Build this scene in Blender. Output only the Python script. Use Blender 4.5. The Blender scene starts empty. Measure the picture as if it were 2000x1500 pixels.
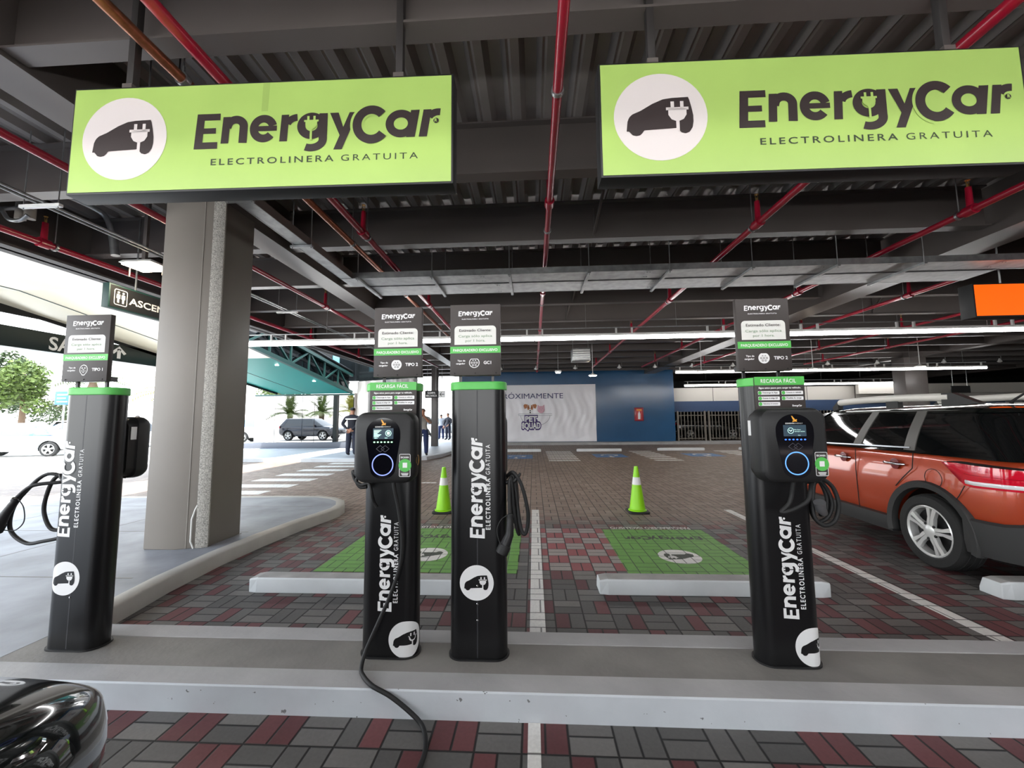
import bpy, bmesh, math, random
from mathutils import Vector, Matrix
random.seed(7)
PI = math.pi
sin, cos, rad = math.sin, math.cos, math.radians
SC = bpy.context.scene
COL = SC.collection

# ---------------------------------------------------------------- camera, sky, sun, exposure
cam_d = bpy.data.cameras.new('camera')
cam_d.sensor_fit = 'HORIZONTAL'
cam_d.sensor_width = 36.0
cam_d.lens = 775.0 / 2000.0 * 36.0
cam_d.clip_start, cam_d.clip_end = 0.02, 400
cam = bpy.data.objects.new('camera', cam_d)
COL.objects.link(cam)
_y, _p, _r = rad(3.05), rad(4.98), rad(-0.54)
_f = Vector((-sin(_y)*cos(_p), cos(_y)*cos(_p), sin(_p)))
_rt = _f.cross(Vector((0, 0, 1))).normalized()
_up = _rt.cross(_f)
_rt, _up = cos(_r)*_rt + sin(_r)*_up, -sin(_r)*_rt + cos(_r)*_up
cam.matrix_world = Matrix.Translation((0, 0, 1.42)) @ Matrix((_rt, _up, -_f)).transposed().to_4x4()
SC.camera = cam

world = bpy.data.worlds.new('sky')
SC.world = world
world.use_nodes = True
wn = world.node_tree
wbg = wn.nodes['Background']
wtc = wn.nodes.new('ShaderNodeTexCoord')
wsep = wn.nodes.new('ShaderNodeSeparateXYZ')
wn.links.new(wtc.outputs['Generated'], wsep.inputs[0])
wramp = wn.nodes.new('ShaderNodeValToRGB')
wramp.color_ramp.elements[0].position = 0.0
wramp.color_ramp.elements[0].color = (1.0, 1.0, 0.99, 1)
wramp.color_ramp.elements[1].position = 0.6
wramp.color_ramp.elements[1].color = (0.70, 0.84, 1.0, 1)
wn.links.new(wsep.outputs[2], wramp.inputs[0])
wn.links.new(wramp.outputs[0], wbg.inputs[0])
wbg.inputs[1].default_value = 4.2

sun_d = bpy.data.lights.new('sun', 'SUN')
sun_d.energy = 9.0
sun_d.angle = rad(0.6)
sun_d.color = (1.0, 0.95, 0.86)
sun = bpy.data.objects.new('sun', sun_d)
COL.objects.link(sun)
sun.rotation_euler = Vector((-0.20, 0.35, -0.91)).to_track_quat('-Z', 'Y').to_euler()
sun.location = (-10, -10, 40)

SC.view_settings.view_transform = 'Standard'
SC.view_settings.look = 'None'
SC.view_settings.gamma = 1.0
SC.view_settings.use_curve_mapping = False
SC.view_settings.exposure = 0.72
SC.cycles.use_denoising = True
SC.cycles.max_bounces = 8
SC.cycles.diffuse_bounces = 5
SC.cycles.glossy_bounces = 4
SC.cycles.transparent_max_bounces = 12
SC.cycles.sample_clamp_indirect = 6.0
SC.cycles.caustics_reflective = False
SC.cycles.caustics_refractive = False

# ---------------------------------------------------------------- materials
MATS = {}
def srgb(r, g, b):
    f = lambda c: (c/255/12.92) if c/255 <= 0.04045 else ((c/255+0.055)/1.055)**2.4
    return (f(r), f(g), f(b))

def M(name, col, rough=0.5, metal=0.0, noise=None, bump=None, emit=None, estr=1.0, coat=0.0, spec=0.5):
    """noise=(scale, amount) mottles the colour, bump=(scale, strength)."""
    m = bpy.data.materials.new(name)
    m.use_nodes = True
    nt = m.node_tree
    b = nt.nodes['Principled BSDF']
    b.inputs['Base Color'].default_value = (*col, 1)
    b.inputs['Roughness'].default_value = rough
    b.inputs['Metallic'].default_value = metal
    b.inputs['Coat Weight'].default_value = coat
    b.inputs['Coat Roughness'].default_value = 0.03
    b.inputs['Specular IOR Level'].default_value = spec
    if emit:
        b.inputs['Emission Color'].default_value = (*emit, 1)
        b.inputs['Emission Strength'].default_value = estr
    if noise or bump:
        tc = nt.nodes.new('ShaderNodeTexCoord')
    if noise:
        n = nt.nodes.new('ShaderNodeTexNoise')
        n.inputs['Scale'].default_value = noise[0]
        n.inputs['Detail'].default_value = 6
        nt.links.new(tc.outputs['Object'], n.inputs['Vector'])
        mr = nt.nodes.new('ShaderNodeMapRange')
        mr.inputs[1].default_value, mr.inputs[2].default_value = 0.3, 0.7
        mr.inputs[3].default_value, mr.inputs[4].default_value = 1-noise[1], 1+noise[1]
        nt.links.new(n.outputs['Fac'], mr.inputs[0])
        mx = nt.nodes.new('ShaderNodeVectorMath'); mx.operation = 'SCALE'
        mx.inputs[0].default_value = col
        nt.links.new(mr.outputs[0], mx.inputs['Scale'])
        nt.links.new(mx.outputs[0], b.inputs['Base Color'])
    if bump:
        n2 = nt.nodes.new('ShaderNodeTexNoise')
        n2.inputs['Scale'].default_value = bump[0]
        n2.inputs['Detail'].default_value = 5
        nt.links.new(tc.outputs['Object'], n2.inputs['Vector'])
        bp = nt.nodes.new('ShaderNodeBump')
        bp.inputs['Strength'].default_value = bump[1]
        bp.inputs['Distance'].default_value = 0.02
        nt.links.new(n2.outputs['Fac'], bp.inputs['Height'])
        nt.links.new(bp.outputs[0], b.inputs['Normal'])
    MATS[name] = m
    return m

class NX:
    """tiny helper to write math node graphs"""
    def __init__(s, nt): s.nt = nt
    def m(s, op, a, b=None, c=None):
        n = s.nt.nodes.new('ShaderNodeMath'); n.operation = op
        for i, v in enumerate((a, b, c)):
            if v is None: continue
            if isinstance(v, (int, float)): n.inputs[i].default_value = v
            else: s.nt.links.new(v, n.inputs[i])
        return n.outputs[0]
    def mix(s, f, a, b):
        n = s.nt.nodes.new('ShaderNodeMix'); n.data_type = 'RGBA'
        for k, v in ((0, f), (6, a), (7, b)):
            if isinstance(v, tuple): n.inputs[k].default_value = (*v, 1)
            elif isinstance(v, (int, float)): n.inputs[k].default_value = v
            else: s.nt.links.new(v, n.inputs[k])
        return n.outputs[2]
    def noise(s, vec, scale, detail=4):
        n = s.nt.nodes.new('ShaderNodeTexNoise')
        n.inputs['Scale'].default_value = scale; n.inputs['Detail'].default_value = detail
        s.nt.links.new(vec, n.inputs['Vector'])
        return n.outputs['Fac']

def brick_material(name, paint=None, wear=0.25):
    """basket-weave clay and concrete pavers (0.2 m blocks of two); with paint, one paint colour over them"""
    m = bpy.data.materials.new(name); m.use_nodes = True
    nt = m.node_tree; x = NX(nt); b = nt.nodes['Principled BSDF']
    tc = nt.nodes.new('ShaderNodeTexCoord')
    geo = nt.nodes.new('ShaderNodeNewGeometry')
    pos = geo.outputs['Position']
    sep = nt.nodes.new('ShaderNodeSeparateXYZ'); nt.links.new(pos, sep.inputs[0])
    S = 0.205
    u = x.m('DIVIDE', x.m('ADD', sep.outputs[0], 0.07), S); v = x.m('DIVIDE', x.m('ADD', sep.outputs[1], 0.03), S)
    i, j = x.m('FLOOR', u), x.m('FLOOR', v)
    fu, fv = x.m('FRACT', u), x.m('FRACT', v)
    par = x.m('FLOORED_MODULO', x.m('ADD', i, j), 2.0)
    fu2, fv2 = x.m('FRACT', x.m('MULTIPLY', fu, 2.0)), x.m('FRACT', x.m('MULTIPLY', fv, 2.0))
    edge = lambda f, s: x.m('MULTIPLY', x.m('MINIMUM', f, x.m('SUBTRACT', 1.0, f)), s)
    eu, ev, eu2, ev2 = edge(fu, S), edge(fv, S), edge(fu2, S/2), edge(fv2, S/2)
    d0 = x.m('MINIMUM', eu, ev2)
    d1 = x.m('MINIMUM', eu2, ev)
    ipar = x.m('SUBTRACT', 1.0, par)
    d = x.m('ADD', x.m('MULTIPLY', d0, ipar), x.m('MULTIPLY', d1, par))
    sub = x.m('ADD', x.m('MULTIPLY', x.m('FLOOR', x.m('MULTIPLY', fv, 2.0)), ipar), x.m('MULTIPLY', x.m('FLOOR', x.m('MULTIPLY', fu, 2.0)), par))
    mr = nt.nodes.new('ShaderNodeMapRange'); mr.interpolation_type = 'SMOOTHSTEP'
    mr.inputs[1].default_value, mr.inputs[2].default_value = 0.0022, 0.0078
    nt.links.new(d, mr.inputs[0]); brick = mr.outputs[0]          # 0 in the joint, 1 on the brick
    cmb = nt.nodes.new('ShaderNodeCombineXYZ')
    for k, o in enumerate((i, j, sub)): nt.links.new(o, cmb.inputs[k])
    wn_ = nt.nodes.new('ShaderNodeTexWhiteNoise'); wn_.noise_dimensions = '3D'
    nt.links.new(cmb.outputs[0], wn_.inputs['Vector'])
    rnd = wn_.outputs['Value']; rndc = nt.nodes.new('ShaderNodeSeparateColor'); nt.links.new(wn_.outputs['Color'], rndc.inputs[0])
    fine = x.noise(pos, 60, 6)
    big = x.noise(pos, 0.55, 3)
    dirt = x.noise(pos, 3.0, 5)
    if paint is None:
        grey = x.mix(rndc.outputs[0], srgb(84, 82, 81), srgb(117, 114, 111))
        red = x.mix(rndc.outputs[1], srgb(86, 48, 51), srgb(112, 66, 68))
        isred = x.m('MULTIPLY', par, x.m('GREATER_THAN', rnd, 0.30))
        near = x.mix(isred, grey, red)
        brn = x.mix(rndc.outputs[2], srgb(128, 111, 99), srgb(153, 135, 122))  # browner lane pavers, their colour also lightened to make up for dim far light
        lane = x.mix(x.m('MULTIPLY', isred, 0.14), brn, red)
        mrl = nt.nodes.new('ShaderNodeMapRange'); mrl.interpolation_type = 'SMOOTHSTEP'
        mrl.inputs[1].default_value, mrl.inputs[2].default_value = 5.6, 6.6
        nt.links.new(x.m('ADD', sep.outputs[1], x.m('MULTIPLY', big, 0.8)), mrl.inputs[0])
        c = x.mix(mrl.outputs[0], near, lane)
        jc = srgb(22, 20, 19)
        rough = 0.62
    else:
        c = x.mix(x.m('MULTIPLY', rndc.outputs[0], 0.35), paint, tuple(k*0.78 for k in paint))
        jc = tuple(k*0.22 for k in paint)
        rough = 0.55
    shade = x.m('ADD', 0.62, x.m('ADD', x.m('MULTIPLY', fine, 0.38), x.m('MULTIPLY', dirt, 0.38)))
    if paint is None:      # newer, cleaner pavers in one patch of the bay
        inx = x.m('MULTIPLY', x.m('GREATER_THAN', sep.outputs[0], 0.075), x.m('LESS_THAN', sep.outputs[0], 0.86))
        iny = x.m('MULTIPLY', x.m('GREATER_THAN', sep.outputs[1], 3.865), x.m('LESS_THAN', sep.outputs[1], 5.30))
        new = x.mix(par, srgb(158, 150, 146), srgb(150, 76, 80))
        c = x.mix(x.m('MULTIPLY', x.m('MULTIPLY', inx, iny), 0.85), c, new)
    vs = nt.nodes.new('ShaderNodeVectorMath'); vs.operation = 'SCALE'
    nt.links.new(c, vs.inputs[0]); nt.links.new(shade, vs.inputs['Scale'])
    col = x.mix(brick, jc, vs.outputs[0])
    nt.links.new(col, b.inputs['Base Color'])
    b.inputs['Roughness'].default_value = rough
    h = x.m('ADD', brick, x.m('MULTIPLY', fine, 0.18))
    bp = nt.nodes.new('ShaderNodeBump'); bp.inputs['Strength'].default_value = 0.55; bp.inputs['Distance'].default_value = 0.006
    nt.links.new(h, bp.inputs['Height']); nt.links.new(bp.outputs[0], b.inputs['Normal'])
    MATS[name] = m
    return m

def glass_material(name, tint=(1, 1, 1), gloss=1.0, rough=0.0):
    m = bpy.data.materials.new(name); m.use_nodes = True
    nt = m.node_tree; nt.nodes.clear()
    o = nt.nodes.new('ShaderNodeOutputMaterial'); t = nt.nodes.new('ShaderNodeBsdfTransparent'); g = nt.nodes.new('ShaderNodeBsdfGlossy')
    t.inputs[0].default_value = (*tint, 1); g.inputs['Roughness'].default_value = rough; g.inputs[0].default_value = (gloss, gloss, gloss, 1)
    fr = nt.nodes.new('ShaderNodeFresnel'); fr.inputs[0].default_value = 1.6
    mx = nt.nodes.new('ShaderNodeMixShader')
    nt.links.new(fr.outputs[0], mx.inputs[0]); nt.links.new(t.outputs[0], mx.inputs[1]); nt.links.new(g.outputs[0], mx.inputs[2])
    nt.links.new(mx.outputs[0], o.inputs[0])
    MATS[name] = m
    return m

# ---------------------------------------------------------------- mesh helpers
class MB:
    def __init__(s): s.v, s.f, s.mi, s.cur = [], [], [], 0
    def add(s, verts, faces):
        k = len(s.v); s.v += [tuple(p) for p in verts]
        s.f += [tuple(i+k for i in f) for f in faces]; s.mi += [s.cur]*len(faces)
        return s
    def box(s, x0, x1, y0, y1, z0, z1):
        v = [(x, y, z) for z in (z0, z1) for y in (y0, y1) for x in (x0, x1)]
        return s.add(v, [(0, 2, 3, 1), (4, 5, 7, 6), (0, 1, 5, 4), (1, 3, 7, 5), (3, 2, 6, 7), (2, 0, 4, 6)])
    def cbox(s, c, d):
        return s.box(c[0]-d[0]/2, c[0]+d[0]/2, c[1]-d[1]/2, c[1]+d[1]/2, c[2]-d[2]/2, c[2]+d[2]/2)
    def bar(s, a, b, w, h=None, up=(0, 0, 1)):
        """square bar from a to b"""
        a, b = Vector(a), Vector(b); h = h or w
        d = (b-a).normalized(); u = Vector(up)
        if abs(d.dot(u)) > 0.98: u = Vector((0, 1, 0))
        r = d.cross(u).normalized(); u = r.cross(d)
        v = []
        for p in (a, b):
            for sx, sz in ((-1, -1), (1, -1), (1, 1), (-1, 1)):
                v.append(p + r*(sx*w/2) + u*(sz*h/2))
        return s.add(v, [(0, 1, 2, 3)[::-1], (4, 5, 6, 7), (0, 1, 5, 4), (1, 2, 6, 5), (2, 3, 7, 6), (3, 0, 4, 7)])
    def tube(s, pts, r, n=10, caps=True, closed=False):
        pts = [Vector(p) for p in pts]; N = len(pts)
        if n >= 8: n = max(n, 14)
        rr = r if isinstance(r, (list, tuple)) else [r]*N
        rings = []; prev = None
        for i, p in enumerate(pts):
            a = pts[(i-1) % N] if (i > 0 or closed) else p
            c = pts[(i+1) % N] if (i < N-1 or closed) else p
            d = (c-a)
            d = d.normalized() if d.length > 1e-9 else Vector((0, 0, 1))
            if prev is None:
                u = Vector((0, 0, 1)) if abs(d.z) < 0.9 else Vector((1, 0, 0))
            else: u = prev
            r1 = d.cross(u)
            if r1.length < 1e-6: r1 = d.cross(Vector((0.3, 1, 0.2)))
            r1.normalize(); u = r1.cross(d); prev = u
            rings.append([p + (r1*cos(2*PI*k/n) + u*sin(2*PI*k/n))*rr[i] for k in range(n)])
        v = [q for ring in rings for q in ring]; f = []
        M_ = N if closed else N-1
        for i in range(M_):
            i2 = (i+1) % N
            for k in range(n):
                k2 = (k+1) % n
                f.append((i*n+k, i*n+k2, i2*n+k2, i2*n+k))
        if caps and not closed:
            f.append(tuple(range(n))[::-1]); f.append(tuple((N-1)*n+k for k in range(n)))
        return s.add(v, f)
    def lathe(s, prof, c=(0, 0, 0), n=24, axis='z', caps=True):
        """prof: (radius, height) pairs"""
        v, f = [], []
        for (r, h) in prof:
            for k in range(n):
                a = 2*PI*k/n
                p = {'z': (r*cos(a), r*sin(a), h), 'x': (h, r*cos(a), r*sin(a)), 'y': (r*sin(a), h, r*cos(a))}[axis]
                v.append((p[0]+c[0], p[1]+c[1], p[2]+c[2]))
        for i in range(len(prof)-1):
            for k in range(n):
                k2 = (k+1) % n
                f.append((i*n+k, i*n+k2, (i+1)*n+k2, (i+1)*n+k))
        if caps and prof[0][0] > 1e-6: f.append(tuple(range(n))[::-1])
        if caps and prof[-1][0] > 1e-6: f.append(tuple((len(prof)-1)*n+k for k in range(n)))
        return s.add(v, f)
    def prism(s, poly, fn0, fn1):
        """polygon poly (2-D) placed by fn0 (bottom) and fn1 (top)"""
        n = len(poly)
        v = [fn0(*p) for p in poly] + [fn1(*p) for p in poly]
        f = [tuple(range(n))[::-1], tuple(range(n, 2*n))]
        for i in range(n):
            j = (i+1) % n
            f.append((i, j, n+j, n+i))
        return s.add(v, f)
    def slab(s, poly, z0, z1): return s.prism(poly, lambda a, b: (a, b, z0), lambda a, b: (a, b, z1))
    def ngon(s, pts): return s.add(pts, [tuple(range(len(pts)))])
    def loft(s, rings, closed=True, caps=True):
        n = len(rings[0]); v = [p for r in rings for p in r]; f = []
        for i in range(len(rings)-1):
            for k in range(n if closed else n-1):
                k2 = (k+1) % n
                f.append((i*n+k, i*n+k2, (i+1)*n+k2, (i+1)*n+k))
        if caps: f += [tuple(range(n))[::-1], tuple((len(rings)-1)*n+k for k in range(n))]
        return s.add(v, f)
    def shift(s, d): s.v = [(p[0]+d[0], p[1]+d[1], p[2]+d[2]) for p in s.v]; return s

def finish_mesh(me, smooth=True, angle=35, recalc=True):
    bm = bmesh.new(); bm.from_mesh(me)
    if recalc: bmesh.ops.recalc_face_normals(bm, faces=bm.faces[:])
    if smooth:
        ca = cos(rad(angle))
        for f in bm.faces: f.smooth = True
        for e in bm.edges:
            if len(e.link_faces) == 2:
                e.smooth = e.link_faces[0].normal.dot(e.link_faces[1].normal) > ca
            else: e.smooth = False
    bm.to_mesh(me); bm.free()

def obj(name, mb, mats, parent=None, local=False, smooth=True, bevel=0.0, bseg=2, subsurf=0, angle=35, recalc=True):
    """links an MB as ONE mesh object; mesh given in world space unless local"""
    me = bpy.data.meshes.new(name)
    off = Vector((0, 0, 0))
    if parent is not None and not local:
        off = wloc(parent)
    me.from_pydata([Vector(p)-off for p in mb.v], [], mb.f)
    for m in (mats if isinstance(mats, (list, tuple)) else [mats]): me.materials.append(m)
    if len(set(mb.mi)) > 1 or (mb.mi and mb.mi[0]):
        for p, k in zip(me.polygons, mb.mi): p.material_index = k
    o = bpy.data.objects.new(name, me); COL.objects.link(o)
    if parent is not None: o.parent = parent
    if bevel or subsurf:
        finish_mesh(me, False, recalc=recalc)
        if bevel:
            b = o.modifiers.new('bevel', 'BEVEL'); b.width = bevel; b.segments = bseg; b.limit_method = 'ANGLE'; b.angle_limit = rad(30)
        if subsurf:
            b = o.modifiers.new('sub', 'SUBSURF'); b.levels = b.render_levels = subsurf
        bake(o)
        finish_mesh(o.data, smooth, angle, recalc=False)
    else:
        finish_mesh(me, smooth, angle, recalc=recalc)
    return o

def bake(o):
    bpy.context.view_layer.update()
    dg = bpy.context.evaluated_depsgraph_get()
    me = bpy.data.meshes.new_from_object(o.evaluated_get(dg))
    o.modifiers.clear(); o.data = me

def wloc(o):
    v = Vector(o.location)
    while o.parent: o = o.parent; v += Vector(o.location)
    return v

def tag(o, label=None, cat=None, group=None, kind=None):
    if label: o['label'] = label
    if cat: o['category'] = cat
    if group: o['group'] = group
    if kind: o['kind'] = kind
    return o

def thing(name, label, cat, loc=(0, 0, 0), rotz=0.0, group=None):
    o = bpy.data.objects.new(name, None); COL.objects.link(o)
    o.empty_display_size = 0.1
    o.location = loc; o.rotation_euler = (0, 0, rotz)
    return tag(o, label, cat, group)

def struct(name, mb, m, **k):
    return tag(obj(name, mb, m, **k), kind='structure')

def copy_tree(o, parent=None):
    c = o.copy(); COL.objects.link(c)
    if parent: c.parent = parent
    for ch in list(o.children): copy_tree(ch, c)
    return c

# ---------------------------------------------------------------- lettering
_txt = {}
def text_geo(body, bold=0.0, space=1.0):
    """flat triangulated lettering with lower-left at 0,0 and its own units; returns verts, faces, width, cap height"""
    key = (body, bold, space)
    if key in _txt: return _txt[key]
    c = bpy.data.curves.new('lettering', 'FONT'); c.body = body; c.size = 1.0; c.offset = bold; c.space_character = space
    c.resolution_u = 3; c.fill_mode = 'FRONT'
    o = bpy.data.objects.new('lettering', c); COL.objects.link(o)
    bpy.context.view_layer.update()
    me = bpy.data.meshes.new_from_object(o.evaluated_get(bpy.context.evaluated_depsgraph_get()))
    v = [(p.co.x, p.co.y) for p in me.vertices]; f = [tuple(p.vertices) for p in me.polygons]
    bpy.data.objects.remove(o); bpy.data.curves.remove(c); bpy.data.meshes.remove(me)
    x0 = min(p[0] for p in v); x1 = max(p[0] for p in v)
    v = [(p[0]-x0, p[1]) for p in v]
    _txt[key] = (v, f, x1-x0)
    return _txt[key]

CAP = 0.73
def put_text(mb, body, place, x, y, h=None, w=None, bold=0.0, space=1.0, align='c', lift=0.0):
    """letters of cap height h (and/or total width w); place(u, v, lift) -> 3-D; x is centre/left/right, y is the baseline"""
    v, f, tw = text_geo(body, bold, space)
    sy = h/CAP if h else w/tw
    sx = w/tw if w else sy
    W = tw*sx
    ox = {'c': x-W/2, 'l': x, 'r': x-W}[align]
    mb.add([place(ox+p[0]*sx, y+p[1]*sy, lift) for p in v], f)

def plane_place(o, ux, uy, un):
    o, ux, uy, un = Vector(o), Vector(ux).normalized(), Vector(uy).normalized(), Vector(un).normalized()
    return lambda u, v, l=0.0: tuple(o + ux*u + uy*v + un*l)

# the word mark: bold strokes drawn in units where the small letters are 212 high, baseline at 0
def arc(cx, cy, rx, ry, a0, a1, n=28):
    return [(cx+rx*cos(rad(a0+(a1-a0)*k/n)), cy+ry*sin(rad(a0+(a1-a0)*k/n))) for k in range(n+1)]
def stroke(path, w0, w1=None):
    """list of quads along a path"""
    w1 = w1 or w0; L = []; R = []; N = len(path)
    for i, p in enumerate(path):
        a = path[max(i-1, 0)]; b = path[min(i+1, N-1)]
        dx, dy = b[0]-a[0], b[1]-a[1]; l = math.hypot(dx, dy) or 1
        w = (w0+(w1-w0)*i/(N-1))/2
        L.append((p[0]-dy/l*w, p[1]+dx/l*w)); R.append((p[0]+dy/l*w, p[1]-dx/l*w))
    return [[L[i], R[i], R[i+1], L[i+1]] for i in range(N-1)]
def rect(x0, y0, x1, y1): return [[(x0, y0), (x1, y0), (x1, y1), (x0, y1)]]
def plug_polys(cx, cy, s):
    """plug symbol, s = body width"""
    P = []
    P.append([(cx-.42*s, cy-.12*s), (cx-.28*s, cy-.34*s), (cx-.1*s, cy-.42*s), (cx+.1*s, cy-.42*s), (cx+.28*s, cy-.34*s), (cx+.42*s, cy-.12*s), (cx+.42*s, cy+.2*s), (cx-.42*s, cy+.2*s)])
    P += rect(cx-.52*s, cy+.12*s, cx+.52*s, cy+.26*s)
    P += rect(cx-.30*s, cy+.2*s, cx-.14*s, cy+.55*s) + rect(cx+.14*s, cy+.2*s, cx+.30*s, cy+.55*s)
    return P
def wordmark_layers():
    """[(layer, polygons)] layer 0 ink, 1 background gap, 2 ink over it, 3 background symbol"""
    class Ink(list):
        g = 0; last = None
        def __iadd__(s, polys):
            for p in polys:
                if not (s.last and len(p) == 4 and p[0] == s.last[3] and p[1] == s.last[2]): s.g += 1
                s.append((p, s.g)); s.last = p if len(p) == 4 else None
            return s
    A, G, B, S = Ink(), Ink(), Ink(), Ink()
    A += [[(48, -38), (108, -38), (124, 237), (64, 237)]]
    A += rect(100, -38, 226, 14) + rect(108, 80, 210, 124) + rect(116, 185, 240, 237)
    A += [[(250, 0), (308, 0), (318, 208), (262, 208)]]
    A += stroke([(296, 120)] + arc(360, 128, 60, 56, 165, 0, 18) + [(416, 0)], 62)
    A += stroke(arc(570, 106, 73, 77, -40, -345, 40), 61)
    A += rect(515, 86, 671, 126)
    A += [[(692, 0), (750, 0), (760, 208), (704, 208)]] + stroke(arc(826, 120, 78, 64, 168, 92, 10), 54)
    A += stroke(arc(930, 114, 76, 72, 0, 360, 44), 62)
    A += stroke([(1018, 209), (1017, 30)] + arc(930, 8, 88, 64, 0, -118, 18), 62, 56)
    A += [[(1066, 209), (1130, 209), (1192, 20), (1160, -10)], [(1212, 209), (1276, 209), (1160, -76), (1098, -76)]]
    G += stroke(arc(1372, 106, 104, 115, 75, 262, 30), 100)
    B += stroke(arc(1376, 106, 106, 114, 42, 322, 44), 66)
    A += stroke(arc(1592, 106, 82, 77, 0, 360, 44), 60)
    A += [[(1632, 0), (1696, 0), (1730, 208), (1666, 208)]]
    A += [[(1724, 0), (1784, 0), (1816, 208), (1758, 208)]] + stroke(arc(1866, 128, 72, 58, 160, 78, 10), 54)
    A += [arc(1850, 120, 20, 20, 0, 360, 16)[:-1]]
    S += plug_polys(930, 130, 104) + rect(922, 0, 938, 90)
    return [(0, A), (1, G), (2, B), (3, S)]
WORDMARK = wordmark_layers()
def put_wordmark(ink, gap, place, x0, y0, width, lift=0.0, step=0.0006):
    """ink, gap: MB for letters and for the background-coloured gap"""
    s = width/(1885-48)
    for lay, polys in WORDMARK:
        for p, gi in polys:
            l = lift+lay*step+gi*step*.025
            parts = [p]
            if len(p) == 4:
                n = max(1, int(abs(p[0][1]-p[3][1])/24))
                mixp = lambda A_, B_, t: (A_[0]+(B_[0]-A_[0])*t, A_[1]+(B_[1]-A_[1])*t)
                parts = [[mixp(p[0], p[3], k/n), mixp(p[1], p[2], k/n), mixp(p[1], p[2], (k+1)/n), mixp(p[0], p[3], (k+1)/n)] for k in range(n)]
            for q in parts: (gap if lay in (1, 3) else ink).ngon([place(x0+(a-48)*s, y0+b*s, l) for a, b in q])
    return s

CAR_ICON = [(-.75, -.32), (-.74, -.13), (-.69, 0), (-.62, .07), (-.43, .15), (-.17, .30), (.06, .395), (.25, .42), (.62, .43), (.645, .34), (.69, .13), (.71, 0), (.71, -.13),
            (.685, -.27), (.62, -.37), (.53, -.405), (.44, -.38), (.37, -.30), (.35, -.275), (-.37, -.305), (-.40, -.36), (-.46, -.415), (-.54, -.43), (-.62, -.41), (-.67, -.35), (-.70, -.32)]
def put_car_badge(disc, ink, place, cx, cy, r, lift=0.0, step=0.0008, rings=5):
    """white disc with a dark car outline and a plug knocked out of it"""
    n = 48
    v = [place(cx, cy, lift)]; f = []
    for k in range(1, rings+1):
        for i in range(n): v.append(place(cx+r*k/rings*cos(2*PI*i/n), cy+r*k/rings*sin(2*PI*i/n), lift))
    for i in range(n): f.append((0, 1+i, 1+(i+1) % n))
    for k in range(rings-1):
        for i in range(n):
            a = 1+k*n+i; b = 1+k*n+(i+1) % n; f.append((a, a+n, b+n, b))
    disc.add(v, f)
    # silhouette cut in slices so that it can follow a curved face
    xs = [-.75+1.46*k/60 for k in range(61)]
    def span(X):
        ys = []
        for i in range(len(CAR_ICON)):
            (xa, ya), (xb, yb) = CAR_ICON[i], CAR_ICON[(i+1) % len(CAR_ICON)]
            if (xa-X)*(xb-X) <= 0 and xa != xb: ys.append(ya+(yb-ya)*(X-xa)/(xb-xa))
        return (min(ys), max(ys)) if len(ys) >= 2 else (-.2, -.2)
    sp = [span(min(max(X, -.749), .709)) for X in xs]
    for k in range(60):
        ink.ngon([place(cx+r*xs[k]*.98, cy+r*sp[k][0], lift+step), place(cx+r*xs[k+1]*.98, cy+r*sp[k+1][0], lift+step), place(cx+r*xs[k+1]*.98, cy+r*sp[k+1][1], lift+step), place(cx+r*xs[k]*.98, cy+r*sp[k][1], lift+step)])
    for p in plug_polys(.36*1, .08, .46) + rect(.325, -.34, .395, -.08):
        disc.ngon([place(cx+r*a, cy+r*b, lift+2*step) for a, b in p])
# ================================================================ materials of the place
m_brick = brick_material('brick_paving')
m_green_paint = brick_material('green_floor_paint', srgb(100, 158, 62))
m_white_paint = brick_material('white_floor_paint', srgb(232, 230, 226))
m_blue_paint = brick_material('blue_floor_paint', srgb(90, 134, 190))
m_black_paint = brick_material('dark_floor_paint', srgb(42, 52, 36))
m_conc = M('concrete_grey', srgb(124, 121, 117), 0.75, noise=(3, .16), bump=(40, .12))
m_conc_lt = M('concrete_light', srgb(166, 165, 165), 0.7, noise=(2.5, .13), bump=(30, .10))
m_side = M('sidewalk_concrete', srgb(134, 137, 144), 0.5, noise=(2.2, .28), bump=(8, .14), spec=.3)
m_curb = M('white_curb_paint', srgb(202, 207, 212), 0.6, noise=(3.5, .07), bump=(25, .10))
m_stop = M('white_stop_paint', srgb(208, 212, 214), 0.6, noise=(4, .06), bump=(20, .08))
m_asph = M('outdoor_paving', srgb(200, 198, 194), 0.85, noise=(1.2, .10))
m_steel = M('dark_painted_steel', srgb(90, 84, 81), 0.36, noise=(1.5, .06))
m_deck = M('deck_metal', srgb(146, 140, 137), 0.40, 0.35, noise=(2, .10))
m_pillar = M('pillar_paint', srgb(128, 122, 115), 0.5, noise=(1.2, .05))
m_galv = M('galvanised', srgb(150, 152, 152), 0.36, 0.85, noise=(9, .22))
m_speck = M('speckled_stone', srgb(165, 162, 155), 0.6, noise=(90, .55))
m_black = M('black_powder_coat', srgb(15, 15, 17), 0.30, spec=0.45)
m_blackm = M('black_plastic', srgb(30, 30, 31), 0.48, spec=.4)
m_rubber = M('black_rubber', srgb(20, 20, 21), 0.6)
m_dark = M('very_dark', srgb(16, 16, 17), 0.6)
m_white = M('white_vinyl', srgb(236, 236, 236), 0.5)
m_whitem = M('white_metal', srgb(225, 225, 222), 0.45)
m_ink = M('dark_brown_vinyl', srgb(40, 30, 30), 0.5)
m_inkg = M('dark_green_vinyl', srgb(38, 50, 30), 0.5)
m_lime = M('lime_vinyl', srgb(152, 181, 94), 0.42, noise=(2.2, .045))
m_green = M('green_vinyl', srgb(86, 186, 84), 0.45)
m_charc = M('charcoal_vinyl', srgb(58, 52, 50), 0.5)
m_greytxt = M('grey_green_vinyl', srgb(124, 150, 120), 0.5)
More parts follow.
